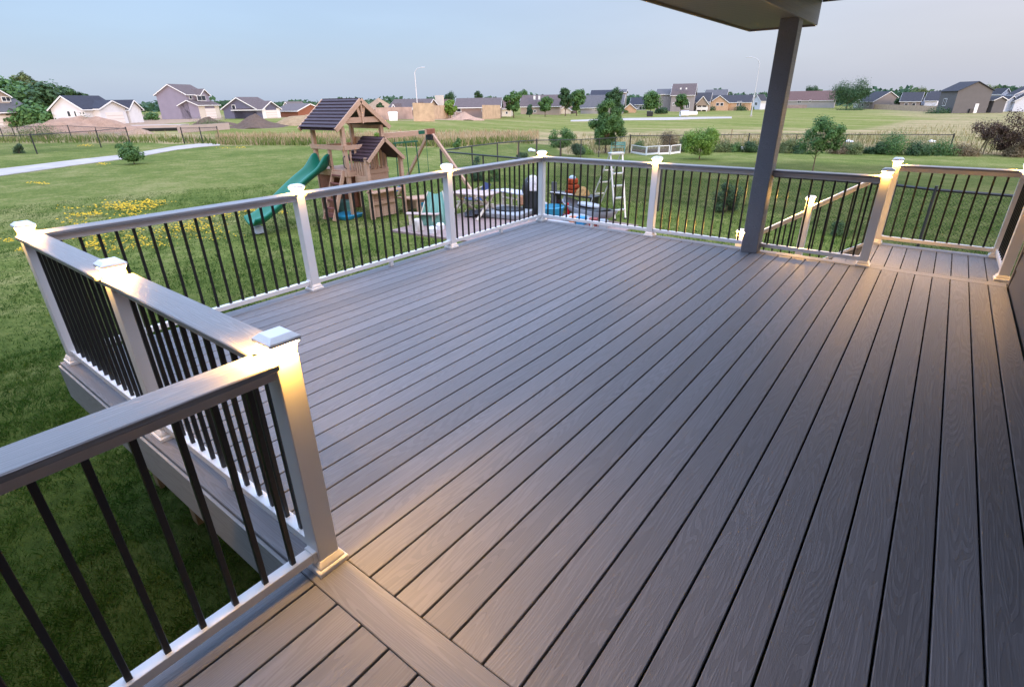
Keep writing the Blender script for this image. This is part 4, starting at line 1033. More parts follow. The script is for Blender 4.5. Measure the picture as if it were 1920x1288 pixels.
h=simple(1686,1721,1727,206,190,174,12,'y','taupe','rc','grey house with a dark roof behind the long tan board fence')
simple(1722,1731,1738,205,190,181,40,'x','palewhite','rc','small white gabled house end with a teal window strip',wins=[('L',1727,199,5,4)])
simple(1732,1753,1757,206,189,174,15,'y','palewhite','rc','pale blue garage house with a dark roof beyond the board fence')
simple(1737,1762,1768,206,184,172,20,'y','lgrey','rc','dark-roofed house with white skylights behind the pale blue garage',D=276)
h=simple(1757,1784,1852,213,171,155,56,'y','grey','rc','big dark grey two-storey house with a plain side gable',wins=[('L',1769,192,6,14)],trim=False)
h.panel('R',h.Lx*.62,h.Lx*.72,0,2.4,'downspout',M['wtrim'],.12);h.panel('R',h.Lx*.48,h.Lx*.58,0,1.1,'utility_box',M['fence_black'],.5)
simple(1850,1857,1866,212,188,182,60,'y','grey','rc','small dark grey annex at the right of the big grey two-storey house',D=hd(h.g)+6)
simple(1852,1868,1884,206,176,167,40,'y','palewhite','rc','white two-storey house half hidden behind the big grey house',D=230)
simple(1864,1880,1900,210,190,181,50,'y','palewhite','rc','small white house with a glazed sunroom at far right')
simple(1882,1893,1960,204,178,160,60,'y','white','rc','large white gabled house cut by the right edge of the picture',D=225)
simple(1893,1897,1950,210,189,174,70,'y','palewhite','rc','pale blue-grey gabled house lowest at the right edge of the picture')
# ================================================================ STREET LAMPS and field objects
M['lampmetal']=plain('galvanised_steel',(.50,.50,.52),.45,.5,.2,var=.05)
def lamp(u,vb,vt,side,lab,dp):
    g=G(u,vb);d=hd(g);H=atD(u,vt,d)[2]-g[2]
    t=empty('street_lamp',g,-azp(g),lab,'street lamp','street lamps in the field')
    m=MB();m.tube([(0,0,-.2),(0,0,.5),(0,0,H*.9)],[.15,.14,.10],8);m.build('pole',M['lampmetal'],t,smooth=True)
    s=side;L=H*.16
    m=MB();m.tube([(0,0,H*.88),(s*L*.15,0,H*.94),(s*L*.5,0,H*.985),(s*L,0,H)],[.08,.075,.07,.07],6);m.build('arm',M['lampmetal'],t,smooth=True)
    m=MB();m.box(min(s*L*.9,s*L*1.5),max(s*L*.9,s*L*1.5),-.12,.12,H-.06,H+.08);m.build('lamp_head',M['lampmetal'],t,.03)
    m=MB();m.box(-.25,.25,-.25,.25,-.2,.35 if dp else .12);m.build('base',M['concrete'],t,.02)
lamp(784,217,127,1,'tall street lamp with its arm to the right, above the tan board fence',0)
lamp(1408,219,108,-1,'tall street lamp with its arm to the left, in the field beside the grey column',1)
M['pvc']=plain('white_plastic',(.80,.80,.80),.4,.4,var=.03)
M['black_plastic']=plain('black_plastic_bin',(.03,.03,.032),.5,.4)
M['grey_plastic']=plain('grey_plastic',(.36,.38,.40),.5,.4)
def pipe(u0,u1,v,r,lab):
    a=G(u0,v);b=G(u1,v);t=MB();L=float(np.hypot(*(b-a)[:2]));ang=math.atan2(b[1]-a[1],b[0]-a[0])
    o=[];n=14
    for rr in (r,r*.86):
        for x in (0,L):
            for j in range(n): o.append((x,rr*cos(2*pi*j/n),r+rr*sin(2*pi*j/n)))
    F=[]
    for j in range(n):
        k=(j+1)%n;F+= [(j,k,n+k,n+j),(2*n+j,3*n+j,3*n+k,2*n+k),(j,2*n+j,2*n+k,k),(n+j,n+k,3*n+k,3*n+j)]
    t.add(o,F);ob=t.build('drain_pipe',M['pvc'],None,smooth=True,loc=(a[0],a[1],a[2]+.02),rz=ang);tag(ob,lab,'pipe','white pipes by the field road')
pipe(1275,1290,219.5,.62,'left, thicker white drain pipe lying by the field road');pipe(1290,1305,218,.5,'right, thinner white drain pipe lying by the field road')
def bin_(u,v,w,h,lab,mat,name,cat):
    g=G(u,v);m=MB();m.fru(0,w*.42,h*.88,w*.5);m.fru(h*.885,w*.54,h,w*.44);o=m.build(name,mat,None,.03,loc=g,rz=-azp(g));tag(o,lab,cat)
bin_(1216,219,1.0,1.2,'left dark bin standing in the field near the tallest grey house',M['black_plastic'],'bin','bin')
bin_(1221,219,.8,1.1,'right dark bin standing in the field near the tallest grey house',M['black_plastic'],'bin','bin')
bin_(738,227,1.5,1.3,'white water tank standing in the field before the pinkish board fence',M['pvc'],'water_tank','tank')
bin_(1051,213,.9,1.5,'black bin at the right end of the tan house',M['black_plastic'],'bin','bin')
for i,(u,v,lab) in enumerate([(1388,281,'pair-like white ornament stone by the shrubs left of the grey column'),(1590,268,'white ornament stone in the grass right of the airy sapling'),(1744,268,'white ornament stone behind the wide dark shrub'),(995,285,'white stone in the tan grass behind the lit corner post')]):
    g=G(u,v);m=MB();m.lathe([(.0,0),(.16,.02),(.2,.1),(.15,.2),(.05,.26)],10);m.lathe([(.0,0),(.12,.02),(.15,.08),(.1,.16),(.02,.2)],10,(.26,.02,0))
    o=m.build('garden_stone',M['pvc'],None,smooth=True,loc=g);tag(o,lab,'garden stone','white garden stones')
# white garden panels
M['wire']=plain('pale_wire',(.42,.38,.33),.6,.3)
def gpanel(u0,v0,u1,v1,h,lab):
    a=G(u0,v0);b=G(u1,v1);L=float(np.hypot(*(b-a)[:2]));ang=math.atan2(b[1]-a[1],b[0]-a[0])
    t=empty('low_lattice_fence',a,ang,lab,'lattice fence','white framed panels round the vegetable bed')
    m=MB();w=.05
    m.box(0,w,-w/2,w/2,0,h);m.box(L-w,L,-w/2,w/2,0,h);m.box(w,L-w,-w/2,w/2,h-w,h);m.box(w,L-w,-w/2,w/2,.03,.03+w*2.4);m.build('frame',M['white'],t,.004)
    m=MB();x=.1
    while x<L-.05: m.box(x-.004,x+.004,-.004,.004,.1,h-.04);x+=.09
    z=.2
    while z<h-.06: m.box(.04,L-.04,.0045,.0105,z-.004,z+.004);z+=.09
    m.build('wire_grid',M['wire'],t)
gpanel(1183,288,1211,292,.62,'leftmost white garden panel, angled away')
gpanel(1211.5,292.2,1234,291,.62,'second white garden panel from the left')
gpanel(1235,291,1254.5,290.5,.64,'third white garden panel, with a gate latch')
gpanel(1256.5,290.4,1275,288.5,.64,'rightmost white garden panel, nearest the yellow-green maple')
gg=G(1212,286);mm=MB();mm.box(-1.2,1.6,-.5,.6,0,.22);o=mm.build('raised_bed',plain('garden_soil',(.06,.042,.03),.95,.1,var=.3,sc=9,bump=.6),None,.03,loc=gg,rz=-azp(gg));tag(o,'dark soil vegetable bed inside the white garden panels','garden bed')
g=G(1158,288);t=empty('garden_bench',g,-azp(g),'small teal garden bench on the lawn left of the white garden panels','bench')
M['tealp']=plain('teal_paint',(.18,.42,.38),.5,.4)
m=MB()
for k in range(3): m.box(-.55,.55,-.2+k*.14,-.08+k*.14,.42,.45)
m.build('seat',M['tealp'],t,.004)
m=MB()
for k in range(2): m.box(-.55,.55,.22,.25,.55+k*.14,.66+k*.14)
m.build('backrest',M['tealp'],t,.004)
for sx_ in (-.5,.5):
    m=MB();m.box(sx_-.03,sx_+.03,-.19,-.13,0,.419);m.box(sx_-.03,sx_+.03,.16,.22,0,.80);m.build('leg',M['tealp'],t,.003)
for (u,v,h,le,lab) in [(969,297,1.0,.12,'brown wooden stake leaning by the dark shrub near the lit corner post'),(1833,289,1.5,.35,'grey wooden stake leaning against the maroon tree'),(1842,290,1.3,.05,'short upright grey stake beside the maroon tree'),(1903,292,2.6,.5,'tall pale leaning pole at the right edge beyond the maroon tree'),(1368,276,1.4,.0,'thin weathered stump post among the shrubs left of the grey column'),(414,268,1.1,.0,'pale wooden stake at the end of the concrete path')]:
    g=G(u,v);m=MB();m.bar((0,0,-.1),(le,0,h),.09 if h<2 else .11);o=m.build('wooden_stake',M['ptwood'],None,.006,loc=g,rz=-azp(g));tag(o,lab,'stake')
# ================================================================ PLAYSET
GZ=-1.25
M['cedar']=composite('cedar_wood','Z',(.42,.235,.145),(.66,.42,.285),.7,False)
M['cedar_h']=composite('cedar_wood_horizontal','X',(.42,.235,.145),(.66,.42,.285),.7,False)
M['cedar_y']=composite('cedar_wood_crosswise','Y',(.42,.235,.145),(.66,.42,.285),.7,False)
M['redwood']=plain('red_stained_wood',(.30,.12,.075),.75,.2,var=.25,sc=9)
M['rung']=plain('rung_wood',(.24,.10,.085),.75,.2,var=.25,sc=9)
M['slide_green']=plain('green_plastic_slide',(.004,.155,.095),.38,.4,var=.08,sc=2)
M['dkgreen']=plain('green_painted_metal',(.01,.11,.06),.4,.5)
M['maroon_roof']=plain('maroon_slat_roof',(.055,.032,.038),.6,.25,var=.15,sc=5)
M['navy']=plain('navy_plastic',(.02,.04,.16),.4,.4);M['blue']=plain('blue_plastic',(.02,.12,.45),.35,.5);M['cyan']=plain('cyan_plastic',(.02,.24,.38),.35,.5)
M['purple']=plain('purple_board',(.09,.03,.10),.6,.3)
OX,OY=-11.1,8.9
ps=empty('playset',(OX,OY,GZ),0,'wooden playset with two maroon slatted roofs, green slide and swing beam','playset')
PO_=Vector((OX,OY,GZ))
def pb(m,name,mat,bev=.004,parent=None,smooth=False):
    o=m.build(name,mat,parent or ps,bev,smooth)
    if parent is None:o.location=-PO_
    return o
XF,XB,YL,YR=-11.1,-12.45,8.3,9.6;PT=.02
for (x,y,z1) in [(XF,YL,1.12),(XF,YR,1.12),(XB,YL,1.12),(XB,YR,1.12)]:
    pb(MB().box(x-.05,x+.05,y-.05,y+.05,GZ-.1,z1),'post',M['cedar'])
pb(MB().box(-11.83,-11.75,YL-.045,YL+.035,PT,.62),'post',M['cedar'])
def slatroof(x0,x1,yc,hw,ze,zp,n,name='roof'):
    m=MB();sl=(zp-ze)/hw;L=math.hypot(hw,zp-ze)
    for sg in (-1,1):
        for i in range(n):
            t0=i/n;t1=(i+1)/n+.02
            y0=yc+sg*hw*(1-t0);y1=yc+sg*hw*(1-t1);z0=ze+(zp-ze)*t0;z1=ze+(zp-ze)*t1
            th=.022;lift=.034
            m.add([(x0,y0,z0+lift),(x1,y0,z0+lift),(x1,y1,z1),(x0,y1,z1),(x0,y0,z0+lift+th),(x1,y0,z0+lift+th),(x1,y1,z1+th),(x0,y1,z1+th)],[(0,3,2,1),(4,5,6,7),(0,1,5,4),(1,2,6,5),(2,3,7,6),(3,0,4,7)])
    u_=MB()
    for sg in (-1,1):
        a=[(x0+.01,yc+sg*hw*.985,ze-.012),(x1-.01,yc+sg*hw*.985,ze-.012),(x1-.01,yc,zp-.014),(x0+.01,yc,zp-.014)];b=[(p[0],p[1],p[2]-.014) for p in a]
        u_.add(a+b,[(0,1,2,3),(7,6,5,4),(0,4,5,1),(1,5,6,2),(2,6,7,3),(3,7,4,0)])
    pb(u_,name+'_underside',M['maroon_roof'],0)
    return pb(m,name,M['maroon_roof'],0)
def gable(x,yc,hw,ze,zp,t=.035,w=.10,name='rake_board'):
    for sg in (-1,1):
        pb(MB().bar((x,yc+sg*hw,ze-.02),(x,yc,zp-.02),t,w),name,M['cedar_h'],.003)
RX0,RX1=-12.62,-10.95;RC=8.9
slatroof(RX0,RX1,RC,.90,1.07,1.77,9)
gable(RX1+.004,RC,.90,1.06,1.77,.04,.12);gable(RX0-.004,RC,.90,1.06,1.77,.04,.12)
# roof framing: collar tie, king post, fan braces
pb(MB().box(RX1-.06,RX1-.022,RC-.60,RC+.60,1.20,1.34),'collar_tie',M['cedar_y'])
m=MB();m.bar((RX1-.04,RC,1.18),(RX1-.04,RC,1.70),.035,.10);m.bar((RX1-.045,RC-.04,1.35),(RX1-.045,RC-.12,1.62),.03,.08);m.bar((RX1-.045,RC+.04,1.35),(RX1-.045,RC+.12,1.62),.03,.08);pb(m,'king_post',M['cedar'])
m=MB();
for y in (YL,YR): m.box(XB,XF,y-.02,y+.02,1.02,1.12)
pb(m,'eave_beam',M['cedar_h'])
# platform and guard rails
m=MB()
for i in range(10): m.box(XB-.05+i*.145,XB-.05+i*.145+.138,YL-.06,YR+.06,PT-.03,PT)
pb(m,'platform',M['cedar_y'],.003)
m=MB();m.box(XB-.05,XF+.05,YL-.085,YL-.051,PT-.16,PT-.035);m.box(XF+.051,XF+.085,YL-.05,YR+.05,PT-.16,PT-.035);m.box(XB-.05,XF+.05,YR+.051,YR+.085,PT-.16,PT-.035);pb(m,'platform_beam',M['cedar_h'])
pb(MB().box(XB-.10,XF+.05,YL-.085,YL-.051,.54,.66),'guard_rail',M['cedar_h'])
pb(MB().box(XF+.051,XF+.085,YL-.05,YR+.05,.54,.66),'guard_rail',M['cedar_y'])
pb(MB().box(XB-.05,XF+.05,YR+.051,YR+.085,.50,.78),'guard_rail',M['cedar_h'])
pb(MB().box(XB-.085,XB-.051,YL-.05,YR+.05,.50,.62),'guard_rail',M['cedar_y'])
m=MB()
for i in range(7): y=YL+.14+i*.165;m.box(XF+.02,XF+.045,y-.03,y+.03,PT,.54)
pb(m,'guard_slats',M['cedar'],.002)
m=MB()
for i in range(6): x=XB+.2+i*.19;m.box(x-.03,x+.03,YR+.02,YR+.045,PT,.50)
pb(m,'guard_slats',M['cedar'],.002)
for (x,y) in [(XB+.06,YL-.1),(-11.73,YL-.1),(XF+.06,YL-.1)]:
    m=MB();m.tube([(x,y+.04,.08),(x,y-.03,.12),(x,y-.03,.36),(x,y+.04,.40)],.014,6);pb(m,'grab_handle',M['black_plastic'],0,smooth=True)
# lower enclosure under the platform
m=MB()
for i in range(5): m.box(XB+i*.14,XB+i*.14+.134,YL-.05,YL-.026,GZ-.02,-.13)
pb(m,'lower_wall',M['redwood'],.003)
m=MB()
for i in range(9): m.box(XB-.05,XB-.026,YL+i*.14,YL+i*.14+.134,GZ-.02,-.13)
pb(m,'lower_wall',M['redwood'],.003)
pb(MB().box(XB,XF-.05,YL+.0,YL+.03,-.62,-.54),'purple_rail',M['purple'])
pb(MB().box(XB+.5,XF-.06,YR-.02,YR+.02,-.25,-.12),'blue_panel',M['blue'])
# small gabled play house in front
SX,SC,SH=-10.5,9.09,.62
for y in (8.5,9.68): pb(MB().box(SX-.05,SX+.05,y-.05,y+.05,GZ-.1,.36),'post',M['cedar'])
slatroof(-11.30,-10.38,SC,.64,.28,.82,7,'small_roof')
gable(-10.376,SC,.64,.27,.82,.035,.09)
m=MB()
for i in range(6): x=-11.03+i*.10;m.box(x-.022,x+.022,8.49,8.51,-.12,.30)
pb(m,'window_slats',M['cedar'],.002)
m=MB()
for i in range(4): y=9.18+i*.14;m.box(-11.06,-11.04,y-.03,y+.03,-.08,.5)
pb(m,'window_slats',M['cedar'],.002)
pb(MB().box(-11.05,-10.55,8.475,8.499,-.42,-.12),'front_panel',M['cedar_h'])
def arch(x,y0,y1,z0,z1):
    m=MB();n=10;P=[(y0,z1),(y1,z1)]+[(y1+(y0-y1)*i/n,z0+.10*sin(pi*i/n)) for i in range(n+1)]
    m.prism(P,0,.024,lambda p:(x+p[2],p[0],p[1]));return m
pb(arch(-11.06,8.56,9.62,-.46,-.14),'arched_panel',M['cedar_y'],0)
# counter and bench
pb(MB().box(-10.62,-10.30,8.45,9.55,-.56,-.52),'counter',M['cedar_y'])
m=MB()
for i in range(7): m.box(-10.60,-10.575,8.56+i*.13,8.56+i*.13+.124,GZ,-.565)
pb(m,'counter_wall',M['cedar'],.003)
pb(MB().box(-10.56,-10.50,8.56,9.40,-.90,-.80),'cross_board',M['cedar_y'])
m=MB();m.prism([(-10.9,9.75),(-10.2,9.75),(-9.9,10.35),(-10.5,10.5)],-.90,-.86);pb(m,'bench_seat',M['cedar_y'],.004)
pb(MB().box(-10.75,-10.70,9.8,10.3,GZ,-.901),'bench_leg',M['cedar']);pb(MB().box(-10.2,-10.15,9.85,10.25,GZ,-.901),'bench_leg',M['cedar'])
# ladder
def ladder():
    a=Vector((0,7.70,GZ));b=Vector((0,YL-.07,PT))
    for x in (-11.62,-11.17): pb(MB().bar((x,a.y,a.z),(x,b.y,b.z),.035,.11),'ladder_side',M['cedar'])
    for i in range(6):
        t=.06+i*.165;p=a.lerp(b,t);pb(MB().box(-11.60,-11.19,p.y-.05,p.y+.05,p.z+.0,p.z+.035) if i else MB().box(-11.60,-11.19,p.y-.02,p.y+.02,p.z,p.z+.12),'rung',M['rung'],.003)
    pb(MB().box(-11.60,-11.19,YL-.15,YL-.12,-.16,-.02),'rung',M['cedar_h'])
ladder()
# slide
def slide():
    n=26;k=9;V=[];F=[]
    for i in range(n+1):
        t=i/n;y=8.28-2.75*t;x=-12.08+.62*t**1.4
        z=PT-.02-(1.14)*(t**.95)+.05*sin(2*pi*t*1.0+.2)
        if t>.9: z+= (t-.9)*.9
        hump=.26*math.exp(-((t-.04)/.09)**2)+.20+.06*sin(pi*t)
        for j in range(k+1):
            s=j/k*2-1;w=.36
            zz=z+hump*abs(s)**2.6;V.append((x+s*w,y,zz))
    for i in range(n):
        for j in range(k):F.append((i*(k+1)+j,i*(k+1)+j+1,(i+1)*(k+1)+j+1,(i+1)*(k+1)+j))
    m=MB();m.add(V,F);o=pb(m,'slide',M['slide_green'],0,smooth=True);md=o.modifiers.new('t','SOLIDIFY');md.thickness=.09;md.offset=-1
    md=o.modifiers.new('s','SUBSURF');md.levels=1;md.render_levels=1
    pb(MB().fru(GZ,.12,-1.08,.09,-11.55,5.75),'slide_foot',M['grey_plastic'],.01)
slide()
# swing beam and A-frame
BZ=.86
pb(MB().bar((-11.16,YR+.05,BZ-.04),(-11.2,11.72,BZ-.02),.09,.14),'swing_beam',M['cedar_y'])
pb(MB().bar((-11.185,11.05,BZ-.015),(-11.195,11.32,BZ-.013),.10,.11),'beam_plate',M['dkgreen'])
pb(MB().bar((-11.19,11.40,BZ-.01),(-11.2,11.76,BZ-.008),.10,.155),'beam_end',M['redwood'])
pb(MB().box(-11.33,-11.07,11.52,11.70,BZ-.26,BZ-.095),'bracket',M['black_plastic'],.01)
pb(MB().bar((-11.13,11.62,BZ-.1),(-9.25,11.68,GZ),.085,.085),'frame_leg',M['cedar'])
pb(MB().bar((-11.27,11.58,BZ-.1),(-13.1,11.68,GZ),.085,.085),'frame_leg',M['cedar'])
def swing(y,seatz,mat,w=.40,x=-11.19,r=.008):
    t=empty('swing',(x+11.1,y-OY,BZ-.12-GZ));t.parent=ps
    for s in (-1,1): MB().tube([(0,s*w/2,.05),(0,s*w/2*1.02,seatz-BZ+.12)],r,5).build('chain',M['dkgreen'],t)
    n=9;V=[];F=[];zz=seatz-BZ+.12
    for i in range(n+1):
        q=i/n;yy=(q-.5)*w*1.02;z=zz-.10*sin(pi*q)
        for dx in (-.075,.075): V.append((dx,yy,z))
    for i in range(n):F.append((2*i,2*i+1,2*i+3,2*i+2))
    m=MB();m.add(V,F);o=m.build('seat',mat,t,normals=False);md=o.modifiers.new('t','SOLIDIFY');md.thickness=.02
swing(9.95,-.62,M['blue'],.36);swing(11.18,-.36,M['navy'],.42)
# glider
t=empty('glider',(-11.19+11.1,10.55-OY,BZ-.12-GZ));t.parent=ps
z1=.60-(BZ-.12)
m=MB();m.bar((0,-.48,z1),(0,.48,z1),.035,.04);m.build('top_bar',M['dkgreen'],t,.003)
for y in (-.42,-.05,.35): MB().tube([(0,y,.04),(0,y,z1+.02)],.009,5).build('hanger',M['dkgreen'],t)
for y in (-.40,.0,.40): MB().tube([(0,y,z1),(.02,y*1.1,-.38-(BZ-.12))],.016,6).build('rod',M['dkgreen'],t)
m=MB();m.box(-.12,.12,-.52,-.22,-.40-(BZ-.12),-.36-(BZ-.12));m.box(-.12,.12,.22,.52,-.40-(BZ-.12),-.36-(BZ-.12));m.box(-.03,.03,-.5,.5,-.425-(BZ-.12),-.401-(BZ-.12));m.build('seat',M['navy'],t,.01)
# toys on the ground near the playset
def toy(m,name,mat,p,lab,cat,rz=0,bev=.01,smooth=False):
    o=m.build(name,mat,None,bev,smooth,loc=(p[0],p[1],float(gh(p[0],p[1]))),rz=rz);tag(o,lab,cat);return o
toy(MB().fru(0,.20,.34,.24),'toy_bin',M['tealp'],G(646,398),'teal toy bin standing behind the playset ladder','toy bin',.3,.02)
toy(MB().fru(0,.30,.12,.34),'sand_tray',M['cyan'],G(650,409),'flat blue sand tray at the foot of the playset ladder','sand tray',.2,.02)
# ================================================================ PATIO AND CLUTTER
def pav():
    n=N('brick_pavers');tc=n.a('ShaderNodeTexCoord');b=n.a('ShaderNodeTexBrick');n.l(tc.outputs['Object'],b.inputs['Vector'])
    b.inputs['Scale'].default_value=4.4;b.inputs['Color1'].default_value=(.36,.25,.22,1);b.inputs['Color2'].default_value=(.27,.20,.185,1);b.inputs['Mortar'].default_value=(.20,.16,.14,1)
    b.inputs['Mortar Size'].default_value=.014
    c=n.mix(.5,b.outputs[0],n.ramp(n.noise(2.,4,tc.outputs['Object']),[(.3,.7),(.7,1.15)]),'MULTIPLY');n.bump(b.outputs['Fac'],-.6,.01);return n.set(c,.8,.25)
M['pavers']=pav()
m=MB();m.add([(-8.9,7.75,GZ+.035),(-4.05,8.3,GZ+.035),(-4.05,11.7,GZ+.035),(-8.9,12.2,GZ+.035),(-8.9,7.75,GZ-.1),(-4.05,8.3,GZ-.1),(-4.05,11.7,GZ-.1),(-8.9,12.2,GZ-.1)],[(0,1,2,3),(7,6,5,4),(0,4,5,1),(1,5,6,2),(2,6,7,3),(3,7,4,0)])
o=m.build('patio',M['pavers']);tag(o,kind='structure')
TZ=GZ+.036
def PZ(u,v,z=TZ): return on(u,v,2,z)
def root(name,p,rz,lab,cat): return empty(name,(p[0],p[1],TZ),rz,lab,cat)
M['palewood']=plain('pale_painted_wood',(.52,.40,.35),.7,.2,var=.2,sc=9)
M['cream_wood']=plain('cream_painted_wood',(.60,.52,.42),.6,.3,var=.15,sc=9)
# picnic table
pt=root('picnic_table',(-8.35,10.35),R(8),'pale wooden picnic table with crossed curved legs on the paver patio','picnic table')
m=MB()
for i in range(4): m.box(-.62,.62,-.36+i*.185,-.36+i*.185+.175,.60,.63)
m.build('tabletop',M['palewood'],pt,.004)
for s in (-1,1):
    m=MB();m.tube([(s*.45,-.62,0.),(s*.45,-.25,.22),(s*.45,.0,.36),(s*.45,.30,.598)],[.04,.038,.036,.036],7);m.build('leg',M['cream_wood'],pt,smooth=True)
    m=MB();m.tube([(s*.45-.05*s,.62,0.),(s*.45-.05*s,.25,.22),(s*.45-.05*s,.0,.36),(s*.45-.05*s,-.30,.598)],[.04,.038,.036,.036],7);m.build('leg',M['cream_wood'],pt,smooth=True)
m=MB();m.box(-.6,.6,-.03,.03,.30,.36);m.build('stretcher',M['cream_wood'],pt,.004)
pw2=toy(MB().box(-.45,.45,-.12,.12,0,.03),'wooden_plank',M['palewood'],(0,0),'loose pale plank lying beside the mint green play tent','plank',.5,.004)
q=PZ(792,402,-.95);pw2.location=(q[0],q[1],-.95)
o=toy(MB().box(-.35,-.28,-.1,.1,0,.28).box(.28,.35,-.1,.1,0,.28),'plank_trestle',M['cream_wood'],(0,0),'small cream trestle pair holding up the loose plank','trestle',.5,.004);o.location=(q[0],q[1],-1.232)
# blue fabric chair under/behind the table
ch=root('folding_chair',PZ(890,392)[:2],R(-30),'navy folding chair with cream curved arms by the picnic table','chair')
m=MB();m.add([(-.28,-.25,.32),(.28,-.25,.32),(.28,.22,.28),(-.28,.22,.28)],[(0,1,2,3)]);o=m.build('seat',M['navy'],ch);o.modifiers.new('t','SOLIDIFY').thickness=.02
m=MB();m.add([(-.28,.22,.28),(.28,.22,.28),(.28,.42,.72),(-.28,.42,.72)],[(0,1,2,3)]);o=m.build('backrest',M['navy'],ch);o.modifiers.new('t','SOLIDIFY').thickness=.02
for s in (-1,1):
    m=MB();m.tube([(s*.30,-.38,0),(s*.30,-.15,.28),(s*.30,.10,.50),(s*.30,.40,.58)],.022,6);m.build('arm',M['cream_wood'],ch,smooth=True)
    m=MB();m.tube([(s*.30,.42,0),(s*.30,.10,.26),(s*.30,-.28,.48)],.02,6);m.build('leg',M['cream_wood'],ch,smooth=True)
# mint play tent
M['mint']=grass_mat('mint_fabric',[(.3,(.22,.45,.36)),(.7,(.32,.56,.46))],2.,.4)
q=PZ(818,418);tt=root('play_tent',(q[0],q[1]),R(35),'small mint green fabric play tent leaning on the edge of the paver patio','play tent')
tn=MB();n=8
for i in range(n):
    a=i/n;b=(i+1)/n
    def P_(s,t): return ((s-.5)*.85*(1-.55*t),-.38+.55*t+.05*sin(s*9),.04+.74*t-.06*sin(pi*s))
    tn.add([P_(a,0),P_(b,0),P_(b,1),P_(a,1)],[(0,1,2,3)])
    def Q_(s,t): return (.42*(1-.55*t)+.02,-.38+.55*t+s*.6*(1-t),.04+.74*t)
    tn.add([Q_(a,0),Q_(b,0),Q_(b,1),Q_(a,1)],[(0,1,2,3)])
o=tn.build('fabric',M['mint'],tt,normals=False,smooth=True);o.modifiers.new('t','SOLIDIFY').thickness=.008
m=MB();m.tube([(-.42,-.40,0),(-.19,.16,.79)],.014,6);m.tube([(.42,-.40,0),(.19,.16,.79)],.014,6);m.tube([(.44,.30,0),(.19,.17,.78)],.014,6);m.build('pole',M['cream_wood'],tt,smooth=True)
toy(MB().fru(0,.17,.28,.21),'bucket_bin',M['cyan'],G(800,396),'bright blue storage tub standing on the grass behind the mint tent','tub',.4,.015)
toy(MB().fru(0,.14,.34,.10),'sand_bag',plain('pale_sack',(.58,.52,.46),.9,.1,var=.2),PZ(784,432),'pale sack standing on the left tip of the paver patio','sack',.2,.05,True)
for i,(u,v) in enumerate([(812,437),(826,430)]):
    toy(MB().lathe([(.0,0),(.09,.0),(.11,.16),(.08,.20),(.0,.2)],12),'flower_pot',M['pvc'],PZ(u,v),['white pot nearer the deck below the mint tent','white pot beside the post right of the mint tent'][i],'pot',0,0,True)
# white play table
q=PZ(962,398);wt=root('play_table',(q[0]-.1,q[1]+.15),R(-5),'white plastic play table with a wide pale top near the deck corner post','play table')
m=MB();m.prism([(-.75,-.22),(-.6,.28),(.45,.36),(.72,.05),(.5,-.26),(-.2,-.16)],.52,.55);m.build('tabletop',plain('pale_tabletop',(.55,.53,.58),.5,.3,var=.15),wt,.005)
for (x,y) in [(-.3,-.1),(.4,-.18),(-.3,.22),(.42,.2)]:
    MB().box(x-.04,x+.04,y-.04,y+.04,0,.519).build('leg',M['cream_wood'],wt,.006)
m=MB();m.box(-.3,.42,-.16,-.12,.36,.40);m.box(-.3,.42,-.16,-.12,.14,.18);m.box(.04,.10,-.159,-.121,.181,.359);m.build('rail',M['cream_wood'],wt,.003)
# grey sandbox with dark oval cover
q=PZ(955,404);sb=root('sandbox',(q[0],q[1]),R(10),'pale grey sandbox with a dark oval cover behind the railing','sandbox')
m=MB();m.fru(0,.55,.16,.60);m.build('tub',M['grey_plastic'],sb,.03)
m=MB();m.lathe([(0.,.165),(.42,.165),(.44,.19),(.30,.215),(0.,.225)],24);o=m.build('cover',M['black_plastic'],sb,smooth=True);o.scale=(1,.75,1)
# covered grill with pale hood
q=PZ(996,400);gr=root('covered_grill',(q[0],q[1]),R(20),'black covered grill with a white rag over its top beside the lit corner post','grill')
m=MB();m.lathe([(.0,0),(.22,.0),(.25,.25),(.23,.5),(.27,.66),(.22,.86),(.10,1.0),(.0,1.02)],14);o=m.build('cover',M['black_plastic'],gr,smooth=True)
m=MB();m.lathe([(.24,.62),(.285,.66),(.235,.87),(.11,1.02),(.0,1.045)],12,(.05,-.02,0));o=m.build('rag',plain('white_rag',(.62,.58,.58),.9,.1,var=.35,sc=14),gr,smooth=True);o.scale=(.85,.9,1)
o=MB().box(-.28,-.16,-.30,-.22,.25,.52).build('side_pouch',plain('tan_pouch',(.42,.22,.13),.8,.2),gr,.03)
# cyan pool toy, dark chute, board shelf etc right of the corner post
q=PZ(1034,404);toy(MB().lathe([(.0,0),(.30,.0),(.36,.24),(.33,.26),(.26,.05),(.0,.05)],22),'paddling_pool',M['cyan'],(q[0],q[1]),'round cyan paddling pool just right of the deck corner post','paddling pool',0,0,True).location.z=TZ
q=PZ(1030,398);o=toy(MB().bar((0,-.1,0),(-.25,.25,.72),.16,.05),'umbrella_bag',M['fence_black'],(q[0]-.1,q[1]+.5),'black folded parasol bag leaning beside the cyan paddling pool','bag',0,.02);o.location.z=TZ
q=PZ(1066,396);bt=root('bench_shelf',(q[0],q[1]+.3),R(-4),'low black shelf bench with a white top edge behind the red cone','shelf')
m=MB();m.box(-.75,.75,-.22,.22,.40,.44);m.build('top',M['baluster'],bt,.006)
m=MB();m.box(-.72,.72,-.2,.2,.16,.20);m.build('shelf',plain('wine_red_board',(.07,.02,.025),.5,.3),bt,.006)
for x in (-.68,.68): MB().box(x-.03,x+.03,-.19,.19,0,.399).build('leg',M['baluster'],bt,.004)
